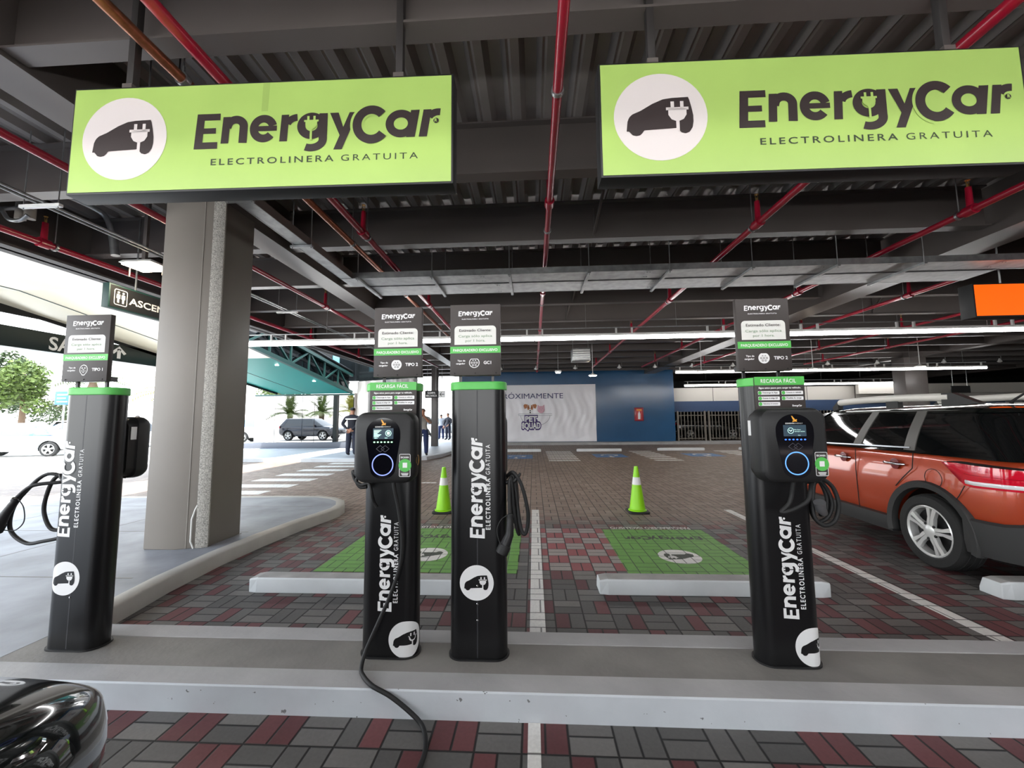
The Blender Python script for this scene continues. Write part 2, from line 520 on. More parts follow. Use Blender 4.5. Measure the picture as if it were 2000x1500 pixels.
m_red = M('red_pipe_paint', srgb(146, 14, 40), 0.3, coat=0.3)
m_copper = M('copper_pipe', srgb(150, 92, 66), 0.32, 0.7, noise=(30, .25))
m_brass = M('brass', srgb(196, 160, 96), 0.3, 0.9)
m_chrome = M('chrome', srgb(210, 210, 212), 0.12, 1.0)
m_blue = M('blue_wall_gloss', srgb(34, 84, 124), 0.2, noise=(0.7, .10), bump=(0.9, .22), spec=.8)
m_banner = M('banner_vinyl', srgb(240, 238, 242), 0.3, bump=(2.6, .35))
m_navy = M('navy_print', srgb(52, 56, 104), 0.5)
m_purple = M('purple_print', srgb(72, 48, 116), 0.5)
m_tan = M('tan_print', srgb(178, 112, 66), 0.5)
m_pinkp = M('pink_print', srgb(216, 168, 180), 0.5)
m_tube = M('lit_tube', (1, 1, 1), 0.4, emit=(1.0, 0.985, 0.98), estr=14.0)
m_lampw = M('lit_warm_lamp', (1, 1, 1), 0.4, emit=(1.0, 0.84, 0.6), estr=45.0)
m_orange = M('orange_sign_face', srgb(255, 100, 6), 0.45, emit=srgb(255, 96, 6), estr=0.55)
m_offwhite = M('off_white_wall', srgb(190, 186, 178), 0.6)
m_navyw = M('navy_wall', srgb(44, 66, 98), 0.5)
m_fence = M('fence_steel', srgb(120, 114, 106), 0.45, 0.3)
m_teal = M('teal_panel', srgb(0, 130, 124), 0.5, spec=.25)
m_cream = M('cream_soffit', srgb(226, 222, 200), 0.3)
m_tealsteel = M('teal_steel', srgb(14, 56, 52), 0.5)
m_disc = M('sign_white_vinyl', srgb(198, 191, 189), .5)
m_dgreen = M('dark_green_sign', srgb(20, 34, 33), 0.35)
m_concwall = M('foil_wall', srgb(168, 166, 164), 0.25, 0.3, bump=(3.5, .6))
m_glass = glass_material('clear_glass', (0.86, 0.93, 0.92))
m_mirglass = M('dark_glazing', srgb(26, 30, 32), 0.08, spec=.6, noise=(1.5, .3))
m_bluelit = M('blue_window_pane', srgb(120, 200, 220), 0.2)

# chips and dirt specks on the painted kerb
nt = m_curb.node_tree; x_ = NX(nt); tc_ = nt.nodes.new('ShaderNodeTexCoord')
fk_ = x_.noise(tc_.outputs['Object'], 26, 3); f2_ = x_.noise(tc_.outputs['Object'], 3.2, 2)
sp_ = x_.m('GREATER_THAN', x_.m('ADD', fk_, x_.m('MULTIPLY', f2_, .35)), .915)
b_ = nt.nodes['Principled BSDF']; src_ = b_.inputs['Base Color'].links[0].from_socket
nt.links.new(x_.mix(x_.m('MULTIPLY', sp_, .75), src_, srgb(70, 68, 66)), b_.inputs['Base Color'])

# ================================================================ the setting
PI2 = PI/2
BAY0, BAY1 = 0.0, 2.94
# floors -------------------------------------------------------
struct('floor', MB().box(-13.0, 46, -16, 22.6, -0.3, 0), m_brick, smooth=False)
struct('floor_outdoors', MB().box(-80, -13.0, -30, 90, -0.3, -0.01).box(-13.0, -3.9, 22.6, 90, -.3, -.01), m_asph, smooth=False)
struct('floor_rear', MB().box(7.7, 46, 22.6, 36, -0.3, -0.005), M('dusty_ground', srgb(112, 92, 74), 0.9, noise=(1.5, .2)), smooth=False)

# left sidewalk with rounded nose, and the kerb stones that edge it
edge = [(-3.06, 2.15), (-2.93, 2.60), (-3.06, 3.30), (-3.10, 3.9), (-3.08, 4.5), (-3.02, 5.1), (-2.92, 5.6), (-2.885, 5.85), (-2.93, 6.12), (-3.08, 6.42), (-3.32, 6.64), (-3.68, 6.78), (-4.3, 6.79), (-5.2, 6.74), (-7.4, 6.70), (-12.5, 6.66)]
edge[0:2] = [(-2.93, 2.55)]
def inset(poly, d):
    out = []
    for i, p in enumerate(poly):
        a = poly[max(i-1, 0)]; b = poly[min(i+1, len(poly)-1)]
        dx, dy = b[0]-a[0], b[1]-a[1]; l = math.hypot(dx, dy)
        out.append((p[0]-dy/l*d, p[1]+dx/l*d))
    return out
ein = inset(edge, 0.13)
sw = MB().slab([(-2.97, 2.0), (-2.97, 2.55)] + ein + [(-12.5, -5), (-5.0, -5), (-3.05, 2.0)], 0, 0.128)
struct('floor_sidewalk', sw, m_side, smooth=False)
kb = MB()
kb.loft([[(a[0], a[1], 0.0), (a[0], a[1], 0.115), (a[0]*.9+b[0]*.1, a[1]*.9+b[1]*.1, 0.13), (b[0], b[1], 0.13), (b[0], b[1], 0.0)] for a, b in zip(edge, ein)])
struct('trim_1', kb, M('sidewalk_kerb', srgb(186, 184, 178), 0.65, noise=(3, .10), bump=(25, .10)), angle=50)
jt = MB()
for y in (3.25, 4.6, 5.95):
    jt.box(-12.4, -3.35, y-.006, y+.006, .1275, .1292)
for xx in (-5.2, -6.9, -8.6, -10.3):
    jt.box(xx-.006, xx+.006, 2.2, 6.5, .1275, .1292)
struct('trim_2', jt, m_conc, smooth=False)
# island for the chargers: front kerb, grey concrete strip, rear kerb
fk = MB().loft([[(x, 1.988, 0), (x, 1.994, .120), (x, 2.0, .126), (x, 2.02, .126), (x, 2.02, 0)] for x in (-5.0, 9.0)])
struct('trim_3', fk, m_curb, smooth=False)
struct('trim_8', MB().box(-5.0, 9.0, 2.001, 2.130, .05, .1275), m_conc_lt, smooth=False)
struct('floor_island', MB().box(-2.97, 9.0, 2.131, 2.40, 0, .127), m_conc, smooth=False)
struct('trim_4', MB().box(-2.92, 9.0, 2.401, 2.535, 0, .13), m_conc_lt, smooth=False, bevel=.006)
# far left sidewalk with white kerb line (beside the ramp) and plinth
fs = [(-13, 13.5), (-6.2, 13.3), (-4.4, 13.5), (-3.75, 13.9), (-3.45, 14.9), (-3.35, 16.5), (-3.35, 22.0), (-3.9, 22.6), (-13, 22.6)]
struct('floor_far_sidewalk', MB().slab(fs, 0, .11), M('far_sidewalk', srgb(166, 170, 176), .5, noise=(1.5, .12)), smooth=False)
struct('trim_5', MB().loft([[(a[0], a[1], .0), (a[0], a[1]-.02, .12), (b[0], b[1], .12), (b[0], b[1], 0)] for a, b in zip(fs[:7], inset(fs[:7], .3))]), m_curb)

# metal deck: wide troughs and narrow ribs along Y ---------------
ZD = 4.46
def deck_profile(x0, x1, pitch=.305):
    P = []; x = x0
    while x < x1:
        P += [(x, ZD), (x+.02, ZD+.010), (x+.04, ZD), (x+.11, ZD), (x+.158, ZD+.07), (x+.258, ZD+.07)]
        x += pitch
    return P
dp = deck_profile(-6.9, 30)
dk = MB()
v = [(x, y, z) for y in (-13, 22.6) for x, z in dp]
n = len(dp)
dk.add(v, [(i, i+1, n+i+1, n+i) for i in range(n-1)])
struct('ceiling', dk, m_deck, smooth=False)
struct('ceiling_slab', MB().box(-6.95, 46, -13, 36, ZD+.075, ZD+.30), m_steel, smooth=False)

# I-beams across (X) --------------------------------------------
ZB = 3.9
ys = [-5.6, -4.04, -2.48, -0.92, .66] + [2.24+1.56*k for k in range(14)]
def ibeam_x(x0, x1, y, zb=ZB, zt=ZD-.002, fw=.15):
    return MB().box(x0, x1, y, y+fw, zb, zb+.016).box(x0, x1, y, y+fw, zt-.016, zt).box(x0, x1, y+fw/2-.006, y+fw/2+.006, zb+.016, zt-.016)
for y in ys:
    struct('ceiling_beam', ibeam_x(-6.62, -3.86, y), m_steel, smooth=False)
    struct('ceiling_beam', ibeam_x(-3.5, 6.06, y), m_steel, smooth=False)
    struct('ceiling_beam', ibeam_x(6.7, 30, y), m_steel, smooth=False)
# girders along Y
def girder(x0, x1, y0, y1, zb=ZB-.04):
    return MB().box(x0, x1, y0, y1, zb, zb+.022).box(x0+.02, x1-.02, y0, y1, zb+.022, ZD-.002)
struct('ceiling_girder', girder(-3.86, -3.5, -13, 22.6), m_steel, smooth=False)
struct('ceiling_girder', girder(6.10, 6.66, -13, 22.6, ZB-.1), m_steel, smooth=False)
struct('ceiling_girder', girder(16.0, 16.4, -13, 34), m_steel, smooth=False)
struct('ceiling_girder', girder(25.9, 26.3, -13, 34), m_steel, smooth=False)
# edge fascia on the left
struct('ceiling_fascia', MB().box(-6.92, -6.74, -13, 22.6, 3.66, ZD+.3).box(-6.8, -6.6, -13, 22.6, 3.66, 3.69), M('fascia_paint', srgb(58, 54, 52), .6), smooth=False)
# diagonal kicker braces between beams and deck
for k, (x, y0) in enumerate(((.86, 3.83), (.87, 5.39), (.88, 8.51), (.88, 10.07), (6.9, 8.5), (8.4, 10.07))):
    b = MB().bar((x, y0+.07, ZB+.03), (x+.10, y0-.33, ZD-.02), .03, .03).bar((x+.02, y0+.02, ZB+.02), (x+.02, y0+.02, ZD-.1), .022, .022)
    struct('ceiling_brace', b, m_steel, smooth=False)

# left pillar -----------------------------------------------------
pl = thing('pillar', 'big grey box-section steel pillar on the left sidewalk', 'pillar', (-3.69, 4.2, .128))
obj('shaft', MB().slab([(-3.985, 3.955), (-3.648, 3.950), (-3.43, 4.045), (-3.40, 4.07), (-3.40, 4.53), (-3.985, 4.53)], .128, 3.86), m_pillar, pl, bevel=.008)
obj('stone_strip', MB().slab([(-3.478, 4.002), (-3.375, 4.045), (-3.40, 4.09), (-3.49, 4.04)], .128, 3.86), m_speck, pl, bevel=.003)
obj('weld_seam', MB().bar((-3.56, 3.988, .13), (-3.56, 3.988, 3.85), .008), m_pillar, pl)
obj('conduit', MB().tube([(-3.49, 4.0, .13), (-3.51, 3.985, .2), (-3.51, 3.985, .42), (-3.49, 4.0, .52), (-3.48, 4.015, .56)], .008), m_whitem, pl)
obj('base_plate', MB().box(-4.0, -3.39, 4.05, 4.545, .128, .132), m_pillar, pl)
pl['kind'] = 'structure'
# far pillar on the right
fp = thing('pillar', 'dark far pillar behind the orange car', 'pillar', (16.2, 17.9, 0))
obj('shaft', MB().box(15.75, 16.65, 17.6, 18.2, 0, 3.87), m_steel, fp, bevel=.01)
fp['kind'] = 'structure'

# blue shop hoarding at the back ------------------------------------
struct('wall_back', MB().box(-4.0, 7.66, 22.05, 22.35, .0, ZD+.05), m_blue, smooth=False)
struct('baseboard_back', MB().box(-3.3, 30, 21.2, 22.04, 0, .13).box(7.7, 30, 22.04, 22.44, 0, .13), m_conc_lt, smooth=False, bevel=.01)
# masonry edge beam over the fence: white above, navy below
struct('wall_spandrel', MB().box(7.7, 46, 22.45, 22.6, 2.28, 3.02), m_offwhite, smooth=False)
struct('trim_6', MB().box(7.7, 46, 22.44, 22.6, 1.70, 2.28), m_navyw, smooth=False)
sj = MB()
for x in (9.9, 12.4, 14.9, 17.4, 19.9): sj.box(x, x+.02, 22.43, 22.45, 2.28, 3.02)
struct('trim_7', sj, m_steel, smooth=False)
struct('wall_rear', MB().box(7.7, 46, 35.5, 36, 0, 5), m_dark, smooth=False)
struct('wall_right', MB().box(45.7, 46, -7, 36, 0, 5), m_offwhite, smooth=False)
struct('wall_shop', MB().box(-4.0, -3.9, 22.36, 30, 0, ZD).box(7.56, 7.66, 22.36, 35.5, 0, ZD), m_steel, smooth=False)
struct('wall_sky_block', MB().box(3.5, 46, -15.3, -15, 0, 4.6), m_steel, smooth=False)  # unseen wall, added to keep sky reflections off the right-hand wallbox
# lower white wall further right (in front of the far rows)
struct('wall_low', MB().box(17.2, 40, 21.9, 22.1, 2.55, 3.05), m_offwhite, smooth=False)
# ================================================================ charging pedestals
PW, PD, PR = .315, .14, .066
FLAT = PW/2-PR
def ped_surface(cx, fy):
    """(u along the skin from the front centre, height, lift) -> point on the pedestal's rounded front"""
    def fn(u, z, l=0.0):
        s = 1 if u >= 0 else -1; a = abs(u)
        if a <= FLAT: return (cx+u, fy-l, z)
        a -= FLAT
        if a <= PR*PI/2:
            t = a/PR
            return (cx+s*(FLAT+(PR+l)*sin(t)), fy+PR-(PR+l)*cos(t), z)
        return (cx+s*(PW/2+l), fy+PR+(a-PR*PI/2), z)
    return fn
def round_rect(w, d, r, n=7):
    P = []
    for (cx, cy, a0) in ((w/2-r, d/2-r, 0), (-w/2+r, d/2-r, 90), (-w/2+r, -d/2+r, 180), (w/2-r, -d/2+r, 270)):
        P += [(cx+r*cos(rad(a0+90*k/n)), cy+r*sin(rad(a0+90*k/n))) for k in range(n+1)]
    return P
def turned(place, a):
    """lettering that reads upward: u runs up, v runs to the left"""
    return lambda u, v, l=0.0: place(a-v, u, l)

def connector_icon(mb, hole, place, cx, cy, r, kind):
    """plug-face symbol: ring with pin circles; hole = background-coloured mesh"""
    if kind == 1: out = [(cx+r*.86*sin(t)*(1.0), cy+r*(1.0*cos(t)) - (r*.18 if abs(t) > 2.6 else 0)) for t in [(-PI+2*PI*k/32) for k in range(32)]]
    elif kind == 3: out = arc(cx, cy, r, r, 50, -230, 30)
    else: out = arc(cx, cy, r, r, 62, -242, 30)
    sc = lambda P, k: [(cx+(a-cx)*k, cy+(b-cy)*k) for a, b in P]
    mb.ngon([place(a, b, .0004) for a, b in out])
    if kind != 2: hole.ngon([place(a, b, .0010) for a, b in sc(out, .86)])
    dst = mb if kind != 2 else hole
    inn = hole if kind != 2 else mb
    if kind == 1: pins = [(-.3, .3, .17), (.3, .3, .17), (0, -.05, .15), (-.38, -.28, .13), (.38, -.28, .13), (0, -.5, .17)]
    else: pins = [(0, 0, .19), (-.5, 0, .19), (.5, 0, .19), (-.26, -.46, .19), (.26, -.46, .19), (-.24, .42, .13), (.24, .42, .13)]
    for a, b, q in pins:
        dst.ngon([place(p[0], p[1], .0016) for p in arc(cx+a*r, cy+b*r, q*r, q*r, 0, 360, 12)[:-1]])
        inn.ngon([place(p[0], p[1], .0022) for p in arc(cx+a*r, cy+b*r, q*r*.62, q*r*.62, 0, 360, 12)[:-1]])
        dst.ngon([place(p[0], p[1], .0028) for p in arc(cx+a*r, cy+b*r, q*r*.26, q*r*.26, 0, 360, 8)[:-1]])

def rounded_poly(x0, y0, x1, y1, r, top_only=False, n=6):
    P = []
    cs = [(x1-r, y1-r, 0), (x0+r, y1-r, 90)]
    for cx, cy, a0 in cs: P += [(cx+r*cos(rad(a0+90*k/n)), cy+r*sin(rad(a0+90*k/n))) for k in range(n+1)]
    if top_only: P += [(x0, y0), (x1, y0)]
    else:
        for cx, cy, a0 in ((x0+r, y0+r, 180), (x1-r, y0+r, 270)): P += [(cx+r*cos(rad(a0+90*k/n)), cy+r*sin(rad(a0+90*k/n))) for k in range(n+1)]
    return P

def notice_board(root, x0, x1, z0, z1, fy, tipo, kind):
    """the dark board on two thin posts above a pedestal"""
    w = x1-x0; h = z1-z0; cx = (x0+x1)/2
    b = obj('notice_board', MB().box(x0, x1, fy, fy+.028, z0, z1), m_charc, root, bevel=.002)
    pl = plane_place((cx, fy, z0), (1, 0, 0), (0, 0, 1), (0, -1, 0))
    wh, bg = MB(), MB()
    put_wordmark(wh, bg, pl, -.098, h*.845, .198, .0008)
    put_text(wh, 'ELECTROLINERA GRATUITA', pl, 0, h*.785, h=.0065, w=.155, bold=.02, space=1.2, lift=.0008)
    obj('name_lettering', wh, m_white, b, recalc=False); wh = MB()
    put_text(wh, 'PARQUEADERO EXCLUSIVO', pl, 0, h*.335, h=.0155, w=w*.88, bold=.018, lift=.0016)
    obj('band_lettering', wh, m_white, b, recalc=False); wh = MB()
    put_text(wh, 'Tipo de', pl, -w*.20, h*.195, h=.0095, w=.045, bold=.03, align='r', lift=.0008)
    put_text(wh, 'cargador', pl, -w*.20, h*.155, h=.0095, w=.053, bold=.03, align='r', lift=.0008)
    obj('caption_lettering', wh, m_white, b, recalc=False); wh = MB()
    put_text(wh, tipo, pl, w*.165, h*.155, h=.018, bold=.03, align='l', lift=.0008)
    obj('type_lettering', wh, m_white, b, recalc=False); wh = MB()
    connector_icon(wh, bg, pl, -w*.02, h*.175, .030, kind)
    obj('plug_symbol', wh, m_white, b, recalc=False)
    obj('symbol_ground', bg, m_charc, b, recalc=False)
    pn = MB().ngon([pl(a, c, .0008) for a, c in rounded_poly(-w*.415, h*.43, w*.415, h*.695, .022, True)])
    obj('message_panel', pn, M('panel_paper', srgb(222, 222, 217), .5) if 'panel_paper' not in MATS else MATS['panel_paper'], b, recalc=False)
    t = MB(); put_text(t, 'Estimado Cliente:', pl, 0, h*.615, h=.0155, w=.185, bold=.015, lift=.0016)
    obj('message_lettering', t, m_charc, b, recalc=False)
    t = MB(); put_text(t, 'Carga sólo aplica', pl, 0, h*.535, h=.0145, w=.195, bold=.01, lift=.0016)
    put_text(t, 'por 1 hora.', pl, 0, h*.47, h=.0145, w=.115, bold=.01, lift=.0016)
    obj('message_lettering', t, m_greytxt, b, recalc=False)
    bd = MB().ngon([pl(a, c, .0012) for a, c in ((-w/2, h*.31), (w/2, h*.31), (w/2, h*.405), (-w/2, h*.405))])
    obj('green_band', bd, m_green, b, recalc=False)
    sc = MB()
    for k in (-1, 0, 1): sc.lathe([(.004, 0), (.004, -.002), (.002, -.003)], (cx+k*w*.41, fy, z0+.012), 8, 'y')
    obj('screw', sc, m_dark, b)
    return b

def wallbox(root, cx, fy, z0, z1, w, depth, led, label=None):
    """moulded charger housing; fy = plane it is bolted to, faces -Y"""
    cz = (z0+z1)/2; h = z1-z0
    rings = []
    for (dy, k, rr) in ((0, .90, .05), (.05, .93, .055), (.052, .985, .055), (.085, 1.0, .06), (.115, .985, .06), (.135, .94, .055), (.143, .86, .05)):
        y = fy-dy*depth/.143
        pw, ph = w*k, h*(1-(1-k)*w/h)
        rings.append([(cx+a, y, cz+b) for a, b in round_rect(pw, ph, min(rr, pw/2.2))])
    bx = obj('wallbox', MB().loft(rings), m_blackm, root, angle=40)
    if label: bx['label'] = label
    f = fy-depth
    pl = plane_place((cx, f, cz), (1, 0, 0), (0, 0, 1), (0, -1, 0))
    # gloss tongue shaped front panel, wide at the top
    top = arc(0, h*.20, w*.275, h*.215, 0, 180, 20)
    poly = top + [(-w*.275, h*.12), (-w*.20, -h*.30)] + arc(0, -h*.30, w*.20, h*.13, 180, 360, 14)[1:-1] + [(w*.20, -h*.30), (w*.275, h*.12)]
    obj('front_panel', MB().prism(poly, lambda a, b: pl(a, b, -.003), lambda a, b: pl(a, b, .0018)), m_gloss, bx, smooth=False)
    # screen
    sc = obj('screen', MB().prism(rounded_poly(-w*.165, h*.12, w*.165, h*.27, .003), lambda a, b: pl(a, b, 0), lambda a, b: pl(a, b, .0026)), m_screen, bx, smooth=False)
    t = MB()
    if led == 'green':
        for k in range(7): t.ngon([pl(a, b, .0032) for a, b in ((-w*.15, h*(.238-.015*k)), (-w*(.03+.02*((k*5) % 4)), h*(.238-.015*k)), (-w*(.03+.02*((k*5) % 4)), h*(.246-.015*k)), (-w*.15, h*(.246-.015*k)))])
        for q in stroke(arc(w*.085, h*.20, w*.045, w*.045, 0, 360, 20), .0025): t.ngon([pl(a, b, .0032) for a, b in q])
        t.ngon([pl(a, b, .0032) for a, b in rounded_poly(w*.062, h*.18, w*.108, h*.222, .003)])
        put_text(t, '0.0.1', pl, w*.05, h*.127, h=.006, lift=.0032); put_text(t, 'Libre', pl, -w*.115, h*.127, h=.006, bold=.02, lift=.0032)
    else:
        for q in stroke(arc(-w*.06, h*.195, w*.042, w*.042, 0, 360, 20), .0022): t.ngon([pl(a, b, .0032) for a, b in q])
        for q in stroke([(-w*.085, h*.205), (-w*.06, h*.187), (-w*.04, h*.205)], .004): t.ngon([pl(a, b, .0032) for a, b in q])
        put_text(t, 'Por favor', pl, -w*.005, h*.20, h=.006, align='l', lift=.0032); put_text(t, 'acerque tarjeta', pl, -w*.005, h*.178, h=.006, w=w*.15, align='l', lift=.0032)
        put_text(t, '0.0.1', pl, w*.06, h*.127, h=.005, lift=.0032)
    obj('screen_image', t, m_scrtxt if led == 'green' else m_scrtxt2, sc, recalc=False)
    # status lights
    l = MB()
    for k in range(6):
        x = -w*.14+w*.056*k
        l.ngon([pl(x+a, h*.077+b, .0024) for a, b in ((-.006, 0), (-.002, -.0035), (.002, -.0035), (.006, 0), (.002, .0035), (-.002, .0035))])
    obj('status_lights', l, m_ledg if led == 'green' else m_ledb, bx, recalc=False)
    # round light ring
    rg = MB()
    for q in stroke(arc(0, -h*.235, w*.165, w*.165, 0, 360, 48), .0055): rg.ngon([pl(a, b, .0026) for a, b in q])
    obj('light_ring', rg, m_ledring if led == 'green' else m_ledring2, bx, recalc=False)
    ic = MB()
    for dx in (-.014, .012):
        for q in stroke([(dx-.022, -h*.015), (dx, -h*.015+.017), (dx+.022, -h*.015), (dx, -h*.015-.017), (dx-.022, -h*.015)], .0022): ic.ngon([pl(a, b, .0024) for a, b in q])
    obj('card_symbol', ic, m_faint, bx, recalc=False)
    # bird emblem and maker's line
    em = MB(); ey = h*.335
    em.ngon([pl(a*.72, ey+.003+b*.72, .0024) for a, b in ((-.018, .026), (-.010, .024), (-.002, .012), (.006, .002), (.004, -.008), (-.006, -.004), (-.012, .008))]); em.ngon([pl(a*.72, ey+.003+b*.72, .0025) for a, b in ((-.010, -.008), (.002, -.006), (.014, .002), (.022, -.002), (.016, -.006), (.020, -.016), (.006, -.014), (-.012, -.018))])
    obj('emblem', em, m_emblem, bx, recalc=False)
    t = MB(); put_text(t, 'CONDOR', pl, -w*.001, h*.283, h=.0062, w=w*.13, bold=.04, space=1.2, align='r', lift=.0024)
    put_text(t, 'ENERGY', pl, w*.003, h*.283, h=.0062, w=w*.12, space=1.2, align='l', lift=.0024)
    obj('lettering', t, m_white, bx, recalc=False)
    # scan sticker at lower right
    sx, sy = w*.355, -h*.245
    st = obj('sticker', MB().ngon([pl(sx+a, sy+b, .001) for a, b in rounded_poly(-.029, -.058, .029, .058, .006)]), m_charc, bx, recalc=False)
    bd = MB(); rp = rounded_poly(-.029, -.058, .029, .058, .006)
    for q in stroke(rp+[rp[0]], .0025): bd.ngon([pl(sx+a, sy+b, .0016) for a, b in q])
    put_text(bd, 'ESCANEA', pl, sx, sy+.038, h=.008, w=.044, bold=.04, lift=.0016)
    for k in (0, 1, 2): bd.ngon([pl(sx+a, sy+b, .0016) for a, b in ((-.02+.003*k, -.043-.005*k), (.02-.002*k, -.043-.005*k), (.02-.002*k, -.040-.005*k), (-.02+.003*k, -.040-.005*k))])
    obj('sticker_print', bd, m_white, st, recalc=False)
    obj('sticker_disc', MB().ngon([pl(sx+.001+a, sy+b, .0022) for a, b in arc(0, 0, .034, .034, 0, 360, 28)[:-1]]), m_green, st, recalc=False)
    obj('sticker_square', MB().ngon([pl(sx+.001+a, sy+b, .0028) for a, b in ((-.012, -.012), (.012, -.012), (.012, .014), (-.012, .014))]), m_white, st, recalc=False)
    # key lock on the right flank, type label on the left flank
    obj('type_label', MB().box(cx-w*.472, cx-w*.466, fy-depth*.30, fy-depth*.08, cz+h*.12, cz+h*.33), m_white, bx, smooth=False)
    if led == 'green':
        obj('flank_badge', MB().lathe([(.030, 0), (.030, .003), (.022, .004), (.022, .002)], (cx+w*.488, fy-depth*.5, cz-h*.19), 20, 'x'), m_brass, bx)
    return bx

def holder_and_coil(root, anchor, loops, connector, cord=None):
    """hook on the flank, cable coiled over it, coupler at the cable's end"""
    x, y, z = anchor
    s = 1 if anchor[0] > wloc(root).x else -1
    hk = MB().tube([(x-s*.03, y, z-.03), (x+s*.03, y, z-.02), (x+s*.055, y, z+.005), (x+s*.065, y, z+.025)], [.012, .012, .01, .006], 8)
    obj('cable_hook', hk, m_blackm, root)
    mb = MB()
    mb.tube(loops, .0105, 10)
    obj('cable', mb, m_rubber, root)
    a, b, c = connector                               # entry, elbow, mouth
    cn = MB(); A, B, C = Vector(a), Vector(b), Vector(c)
    pts = [A, A.lerp(B, .35), A.lerp(B, .7), B, B.lerp(C, .3), B.lerp(C, .62)]
    cn.tube(pts, [.013, .019, .021, .023, .026, .028], 12)
    co = obj('connector', cn, m_blackm, root)
    cc = MB(); cc.tube([B.lerp(C, .55), B.lerp(C, .62), C], [.031, .034, .034], 14)
    obj('connector_cap', cc, m_rubber, co)
    ring = MB(); ring.tube([A.lerp(B, .04), A.lerp(B, .2)], .0205, 12); obj('connector_collar', ring, m_rubber, co)
    if cord: obj('cap_cord', MB().tube(cord, .003, 6), m_rubber, co)

def smooth_path(pts, n=8, closed=False):
    """Catmull-Rom through the points"""
    P = [Vector(p) for p in pts]; out = []
    N = len(P); rng = range(N if closed else N-1)
    for i in rng:
        p0 = P[i-1] if (i > 0 or closed) else P[0]; p1 = P[i]; p2 = P[(i+1) % N]; p3 = P[(i+2) % N] if (i+2 < N or closed) else P[-1]
        for k in range(n):
            t = k/n
            out.append(.5*((2*p1)+(-p0+p2)*t+(2*p0-5*p1+4*p2-p3)*t*t+(-p0+3*p1-3*p2+p3)*t**3))
    if not closed: out.append(P[-1])
    return out

m_gloss = M('gloss_black_panel', srgb(10, 10, 16), 0.08, coat=.5)
m_screen = M('screen', srgb(30, 40, 48), 0.15, emit=srgb(56, 72, 84), estr=.6)
m_scrtxt = M('screen_text', srgb(200, 240, 230), .4, emit=srgb(170, 235, 215), estr=.9)
m_scrtxt2 = M('screen_text_dim', srgb(200, 230, 220), .4, emit=srgb(150, 200, 190), estr=.7)
m_ledg = M('status_light_lit', srgb(180, 255, 200), .4, emit=srgb(150, 255, 170), estr=1.6)
m_ledb = M('status_light_blue', srgb(60, 100, 220), .4, emit=srgb(50, 100, 255), estr=1.6)
m_ledring = M('ring_light', srgb(120, 135, 220), .4, emit=srgb(130, 145, 240), estr=.75)
m_ledring2 = M('ring_light_blue', srgb(90, 140, 220), .4, emit=srgb(90, 150, 245), estr=.8)
m_faint = M('faint_print', srgb(80, 80, 90), .4)
m_emblem = M('emblem_gold', srgb(240, 168, 60), .4)

def pedestal(cx, label, fy, front, board, tipo, kind):
    """front: lettering set {'mark':(u, z0, length), 'line':(u, z0, z1), 'badge':(u, z, r)}"""
    z0, z1 = .13, 1.585
    root = thing('charging_pedestal', label, 'charging station', (cx, fy+PD/2, z0), group='black charging pedestals on the island')
    cy = fy+PD/2
    prof = lambda k=1.0, g=0.0: [(cx+a, cy+b) for a, b in round_rect(PW*k+2*g, PD*k+2*g, PR+g)]
    obj('body', MB().slab(prof(), z0, z1), m_black, root, angle=30)
    obj('foot_gasket', MB().slab(prof(1, .010), z0-.002, z0+.006), m_rubber, root, angle=30)
    obj('cap', MB().loft([[(a, b, z) for a, b in prof(1, g)] for z, g in ((z1, .004), (z1+.004, .007), (z1+.040, .007), (z1+.046, .002))]), m_green, root, angle=30)
    sf = ped_surface(cx, fy)
    ink, gap = MB(), MB()
    u, zz, ln = front['mark']
    s = put_wordmark(ink, gap, turned(sf, u), zz, 0.0, ln, .0008)
    obj('name_lettering', ink, m_white, root, recalc=False)
    obj('lettering_gap', gap, m_black, root, recalc=False)
    u, za, zb = front['line']
    tx = MB(); L = zb-za
    put_text(tx, 'ELECTROLINERA', turned(sf, u), za, 0, h=.026, w=L*.60, bold=.022, space=1.3, align='l', lift=.0008)
    obj('line_lettering', tx, m_white, root, recalc=False); tx = MB()
    put_text(tx, 'GRATUITA', turned(sf, u), zb, 0, h=.026, w=L*.355, space=1.3, align='r', lift=.0008)
    obj('line_lettering', tx, m_white, root, recalc=False)
    u, zz, r = front['badge']
    dsc, icn = MB(), MB()
    put_car_badge(dsc, icn, lambda a, b, l=0: sf(a, b, l), u, zz, r, .0008, rings=8)
    bo = obj('round_badge', dsc, m_white, root, recalc=False); obj('badge_car', icn, m_black, bo, recalc=False)
    if front.get('seam'):
        obj('seam', MB().box(cx-.003, cx+.003, fy-.0004, fy+.002, z0+.01, z1-.005), m_seam, root, smooth=False)
        for zz in front['seam']:
            obj('rivet', MB().lathe([(.0055, 0), (.0055, -.002), (.003, -.004)], (cx, fy, zz), 12, 'y'), m_chrome, root)
    px = board[4] if len(board) > 4 else .095
    bx = (board[0]+board[1])/2
    for sx in (-1, 1):
        obj('board_post', MB().bar((bx+sx*px, fy+.05, z1+.03), (bx+sx*px, fy+.05, board[3]-.05), .014, .014), m_black, root)
    obj('board_ledge', MB().box(board[0]+.01, board[1]-.01, fy+.026, fy+.075, board[2]+.002, board[2]+.03), m_black, root, smooth=False)
    notice_board(root, board[0], board[1], board[2], board[3], fy, tipo, kind)
    return root, sf

m_seam = M('seam_grey', srgb(44, 44, 48), .5)  # faint grey line down the pedestal front

